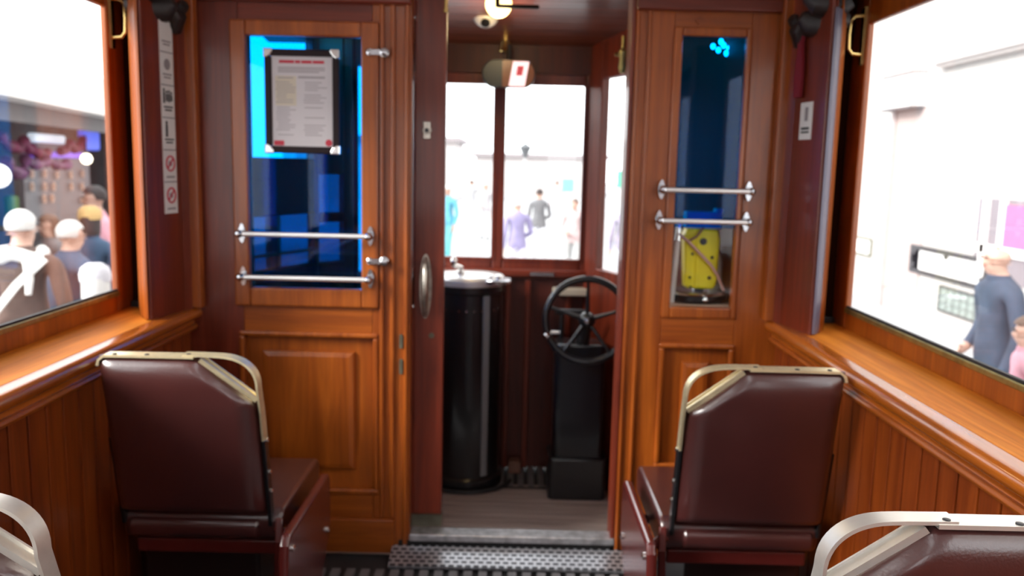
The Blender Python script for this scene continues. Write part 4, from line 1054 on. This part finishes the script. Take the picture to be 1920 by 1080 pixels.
    hy = lean*.7*k
    def sub(name, mb, mat, lb=None):
        q = mb.build(name, mat, None, smooth=True); q.parent = o; q.location = (0, 0, 0); return props(q, lb)
    w = MB(); ctr = Vector((0, .012*k+hy, 1.665*k)); n_, m_ = 20, 12; vs = []
    for j in range(m_+1):
        ph = PI/2 - (PI*.62)*j/m_
        for i in range(n_):
            a = 2*PI*i/n_; fr = math.sin(a)
            p2 = ph if fr < .2 else max(ph, .30)
            x, y, z = .092*k*math.cos(p2)*math.cos(a), .110*k*math.cos(p2)*math.sin(a), .098*k*math.sin(p2)
            vs.append(ctr+Vector((x, y, z - (.10*k if (hair_long and j > m_*.7 and fr < .3) else 0))))
    fs = [(j*n_+i, j*n_+(i+1) % n_, (j+1)*n_+(i+1) % n_, (j+1)*n_+i) for j in range(m_) for i in range(n_)] + [tuple(range(n_))]
    w.add(vs, fs)
    if hair: sub('hair', w, hair)
    if hat:
        w = MB(); w.lathe([(.100*k, -.01*k), (.104*k, .03*k), (.09*k, .08*k), (.05*k, .11*k), (.004, .115*k)], (0, .01*k+hy, 1.68*k), n=20); sub('hat', w, hat)
    for sx in (-1, 1):
        w = MB(); w.ball((sx*.032*k, .112*k+hy, 1.648*k), .010*k, n=10, m=6); sub('eye', w, eye_m)
    w = MB(); w.ball((0, .104*k+hy, 1.588*k), .024*k, .008*k, .007*k, 10, 6); sub('mouth', w, plain('lips', (.35, .12, .10), .5))
    # jacket hem and collar
    w = MB(); w.lathe([(.072*k, 1.475*k), (.080*k, 1.50*k), (.074*k, 1.525*k)], (0, .002+lean*.55*k, 0), n=20); sub('collar', w, top)
    if extras: extras(o, sub, k)
    return o

brown = cloth('brown_coat', (.105, .066, .056)); navy = cloth('navy_trousers', (.030, .028, .050)); denim = cloth('blue_jeans', (.016, .050, .085)); bluej = cloth('blue_jacket', (.045, .085, .15)); slatej = cloth('slate_jacket', (.045, .062, .10)); pinkj = cloth('pink_coat', (.62, .30, .36)); whitej = cloth('white_coat', (.62, .60, .64)); lilac = cloth('lilac_jacket', (.16, .14, .26)); palejk = cloth('pale_coat', (.4, .4, .42)); greyj = cloth('grey_coat', (.16, .16, .17)); tealj = cloth('teal_jacket', (.03, .16, .28)); maroonj = cloth('maroon_top', (.22, .03, .08))
def ground(px, Y): q = atY(px, 500, Y); return (q.x, q.y, ZS)
strap_m = plain('white_strap', (.75, .73, .70), .6)
def white_scarf(o, sub, k):
    w = MB(); w.strip([Vector((.19, -.115, 1.45))*k, Vector((.03, -.165, 1.28))*k, Vector((-.12, -.15, 1.10))*k, Vector((-.18, -.10, .98))*k], (0, 1, 0), .012*k, .05*k); sub('bag_strap', w, strap_m, 'white shoulder strap')
    w = MB(); w.tube([Vector((.13*math.cos(t), .11*math.sin(t)-.01, 1.46+.02*math.sin(3*t)))*k for t in [2*PI*i/20 for i in range(20)]], .045*k, 10, True); w.tube([Vector((.09, -.13, 1.44))*k, Vector((.11, -.16, 1.32))*k, Vector((.10, -.16, 1.22))*k], [.03*k, .028*k, .02*k], 8); sub('scarf', w, strap_m, 'white scarf')
def backpack(o, sub, k):
    w = MB(); w.ball(Vector((0, -.17, 1.24))*k, .16*k, .10*k, .22*k, 18, 12); sub('backpack', w, cloth('blue_backpack', (.07, .12, .20)), 'blue backpack')
    w = MB(); w.ball(Vector((-.02, -.265, 1.24))*k, .03*k, .01*k, .02*k, 10, 6); sub('badge', w, strap_m)
def handbag(o, sub, k):
    w = MB(); w.prism([(q[0]*k, q[1]*k) for q in rrect(-.30, -.06, .78, .98, .04)], lambda a, b, d: (a, d, b), .16*k, .24*k); sub('handbag', w, plasticwhite)
person(ground(42, 6.1), 1.90, .10, 'white-haired person in a brown coat with white shoulder strap, seen from behind', brown, navy, hair_grey, ('front', 'pocket'), .05, extras=white_scarf, shoulder=.21)
person(ground(132, 6.8), 1.78, -.5, 'person in a blue jacket with a blue backpack outside the left window', bluej, navy, hair_grey, ('down', 'front'), .08, extras=backpack)
person(ground(178, 5.3), 1.60, .5, 'short person in a white coat at the lower right corner of the left window', whitej, palejk, hair_grey, ('front', 'down'), .06, hair_long=True, hat=cloth('white_hood', (.6, .58, .62)))
person(ground(172, 7.9), 1.80, .0, 'person with a tan hat and dark hair behind the blue jacket', bluej, navy, hair_dark, ('down', 'down'), .06, hair_long=True, hat=cloth('tan_hat', (.55, .36, .15)))
person(ground(98, 8.6), 1.70, 2.6, 'brown-haired person facing the tram behind the white scarf', greyj, navy, hair_brown, ('front', 'front'), .05, hair_long=True)
person(ground(186, 9.0), 1.98, 2.2, 'person in a pink top near the right end of the stall', pinkj, navy, hair_dark, ('down', 'front'), .05, hat=None)
person(ground(1884, 6.2), 1.83, PI*.5, 'bald man in a slate blue jacket and jeans walking past the right facade', slatej, denim, None, ('down', 'pocket'), .10, lean=.06)
person(ground(1946, 5.2), 1.45, PI*.4, 'person in a pale pink coat at the right edge of the right window', pinkj, navy, hair_brown, ('down', 'pocket'), .08, hair_long=True)
pal = cloth('glare_pale_legs', (.55, .56, .60))  # cloth paled to imitate glare washing out the distant figures' legs
for px, Y, h, yw, tp, lg, hr, lb in (
    (838, 20, 1.78, 2.6, cloth('light_teal_jacket', (.10, .34, .46)), cloth('teal_legs', (.14, .45, .50)), hair_grey, 'pedestrian in teal blue standing beyond the left windscreen'),
    (968, 15, 1.72, .3, cloth('light_lilac', (.28, .25, .42)), cloth('lilac_legs', (.6, .58, .66)), hair_grey, 'pedestrian in a lilac jacket beyond the right windscreen, largest there'),
    (1008, 20, 1.76, .1, greyj, pal, hair_dark, 'dark-haired pedestrian in grey beside the lilac jacket'),
    (1074, 17, 1.66, 2.9, cloth('rose_top', (.46, .34, .34)), cloth('mid_grey_legs', (.34, .34, .34)), hair_brown, 'pedestrian in rose and grey near the right edge of the right windscreen'),
    (882, 30, 1.75, 0, palejk, pal, hair_brown, 'distant pale pedestrian in the middle of the left windscreen'),
    (908, 26, 1.75, 3.0, cloth('off_white_top', (.42, .40, .42)), pal, hair_grey, 'distant pedestrian in off-white near the windscreen post'),
    (1040, 32, 1.75, 0, cloth('light_rose', (.5, .4, .4)), pal, hair_brown, 'distant pedestrian in light rose beyond the right windscreen'),
    (1168, 15, 1.75, .2, cloth('lavender_top', (.30, .27, .36)), pal, hair_grey, 'pedestrian in lavender grey beyond the angled corner window')):
    person(ground(px, Y), h, yw, lb, tp, lg, hr, ('down', 'front'), .10)

# buildings, lantern, green signs ahead
paleb = plain('pale_building', (.52, .48, .47), .8); 
def building(name, x0, x1, y0, y1, h, label):
    o = thing(name, ((x0+x1)/2, (y0+y1)/2, ZS), label, 'building')
    w = MB(); w.box(x0, x1, y0, y1, ZS, h); w.build('walls', paleb, o)
    w = MB(); w.box(x0-.3, x1+.3, y0-.3, y1+.3, h, h+.3); w.build('cornice', plain('cornice_grey', (.26, .23, .24), .8), o)
    n = int((x1-x0)/2.5)
    for fl_ in range(int((h-ZS)/3.2)):
        for i in range(n):
            w = MB(); cx = x0+(i+.5)*(x1-x0)/n; z = ZS+1.2+fl_*3.2; w.box(cx-.5, cx+.5, y0-.05, y0+.02, z, z+1.6); w.build('window', plain('pale_window', (.28, .27, .29), .4), o)
building('stone_house', -14, -3.6, 52, 60, 2.6, 'low pale house with flat cornice far beyond the left windscreen')
building('town_house', -3.0, 7.0, 66, 74, 1.9, 'long low pale house far beyond the right windscreen')
def lantern():
    p = atY(985, 283, 24); o = thing('street_lantern', (p.x, p.y, ZS), 'dark street lantern on a pole beyond the right windscreen', 'street lamp')
    w = MB(); w.lathe([(.04, 0), (.17, .28), (.20, .30), (.10, .36), (.02, .42)], (p.x, p.y, p.z-.20), n=12); w.build('lamp_head', plain('lantern_grey', (.10, .11, .12), .5), o)
    w = MB(); w.tube([(p.x, p.y, ZS), (p.x, p.y, p.z-.2)], [.05, .035], 10); w.build('pole', plain('pole_pale', (.55, .55, .56), .6), o)
lantern()
gm = plain('green_sign', (.12, .42, .30), .6)
for (xa, xb, ya, yb3, Y, lab) in ((1053, 1077, 335, 360, 30, 'square green sign beyond the right windscreen'), (1156, 1170, 320, 352, 30, 'tall green sign beyond the angled corner window')):
    a_ = atY(xa, yb3, Y); b_ = atY(xb, ya, Y); o = thing('green_sign', ((a_.x+b_.x)/2, Y, ZS), lab, 'sign', 'green signs beyond the windscreens')
    w = MB(); w.box(a_.x, b_.x, Y-.06, Y+.06, a_.z, b_.z); w.build('panel', gm, o, bevel=.02)
    w = MB(); w.tube([((a_.x+b_.x)/2, Y, ZS), ((a_.x+b_.x)/2, Y, a_.z)], .05, 10); w.build('pole', plain('sign_pole', (.6, .6, .6), .6), o)

# ------------------------------------------------------------------ light
wd = bpy.data.worlds.new('overcast'); sc.world = wd; wd.use_nodes = True
bg = wd.node_tree.nodes['Background']; bg.inputs['Color'].default_value = (.97, .985, 1.0, 1); bg.inputs['Strength'].default_value = 4.0
sd = bpy.data.lights.new('sun', 'SUN'); sd.energy = 7.0; sd.angle = math.radians(24); sd.color = (1, .95, .88)
so = bpy.data.objects.new('sun', sd); col.objects.link(so); so.rotation_euler = Vector((.78, .42, -.50)).to_track_quat('-Z', 'Y').to_euler()
sc.view_settings.view_transform = 'Standard'; sc.view_settings.look = 'None'; sc.view_settings.gamma = 1
sc.view_settings.exposure = 0.0; sc.view_settings.use_curve_mapping = False
sc.cycles.use_denoising = True
sc.cycles.max_bounces = 12; sc.cycles.diffuse_bounces = 6; sc.cycles.transparent_max_bounces = 16
sc.cycles.caustics_reflective = False; sc.cycles.caustics_refractive = False
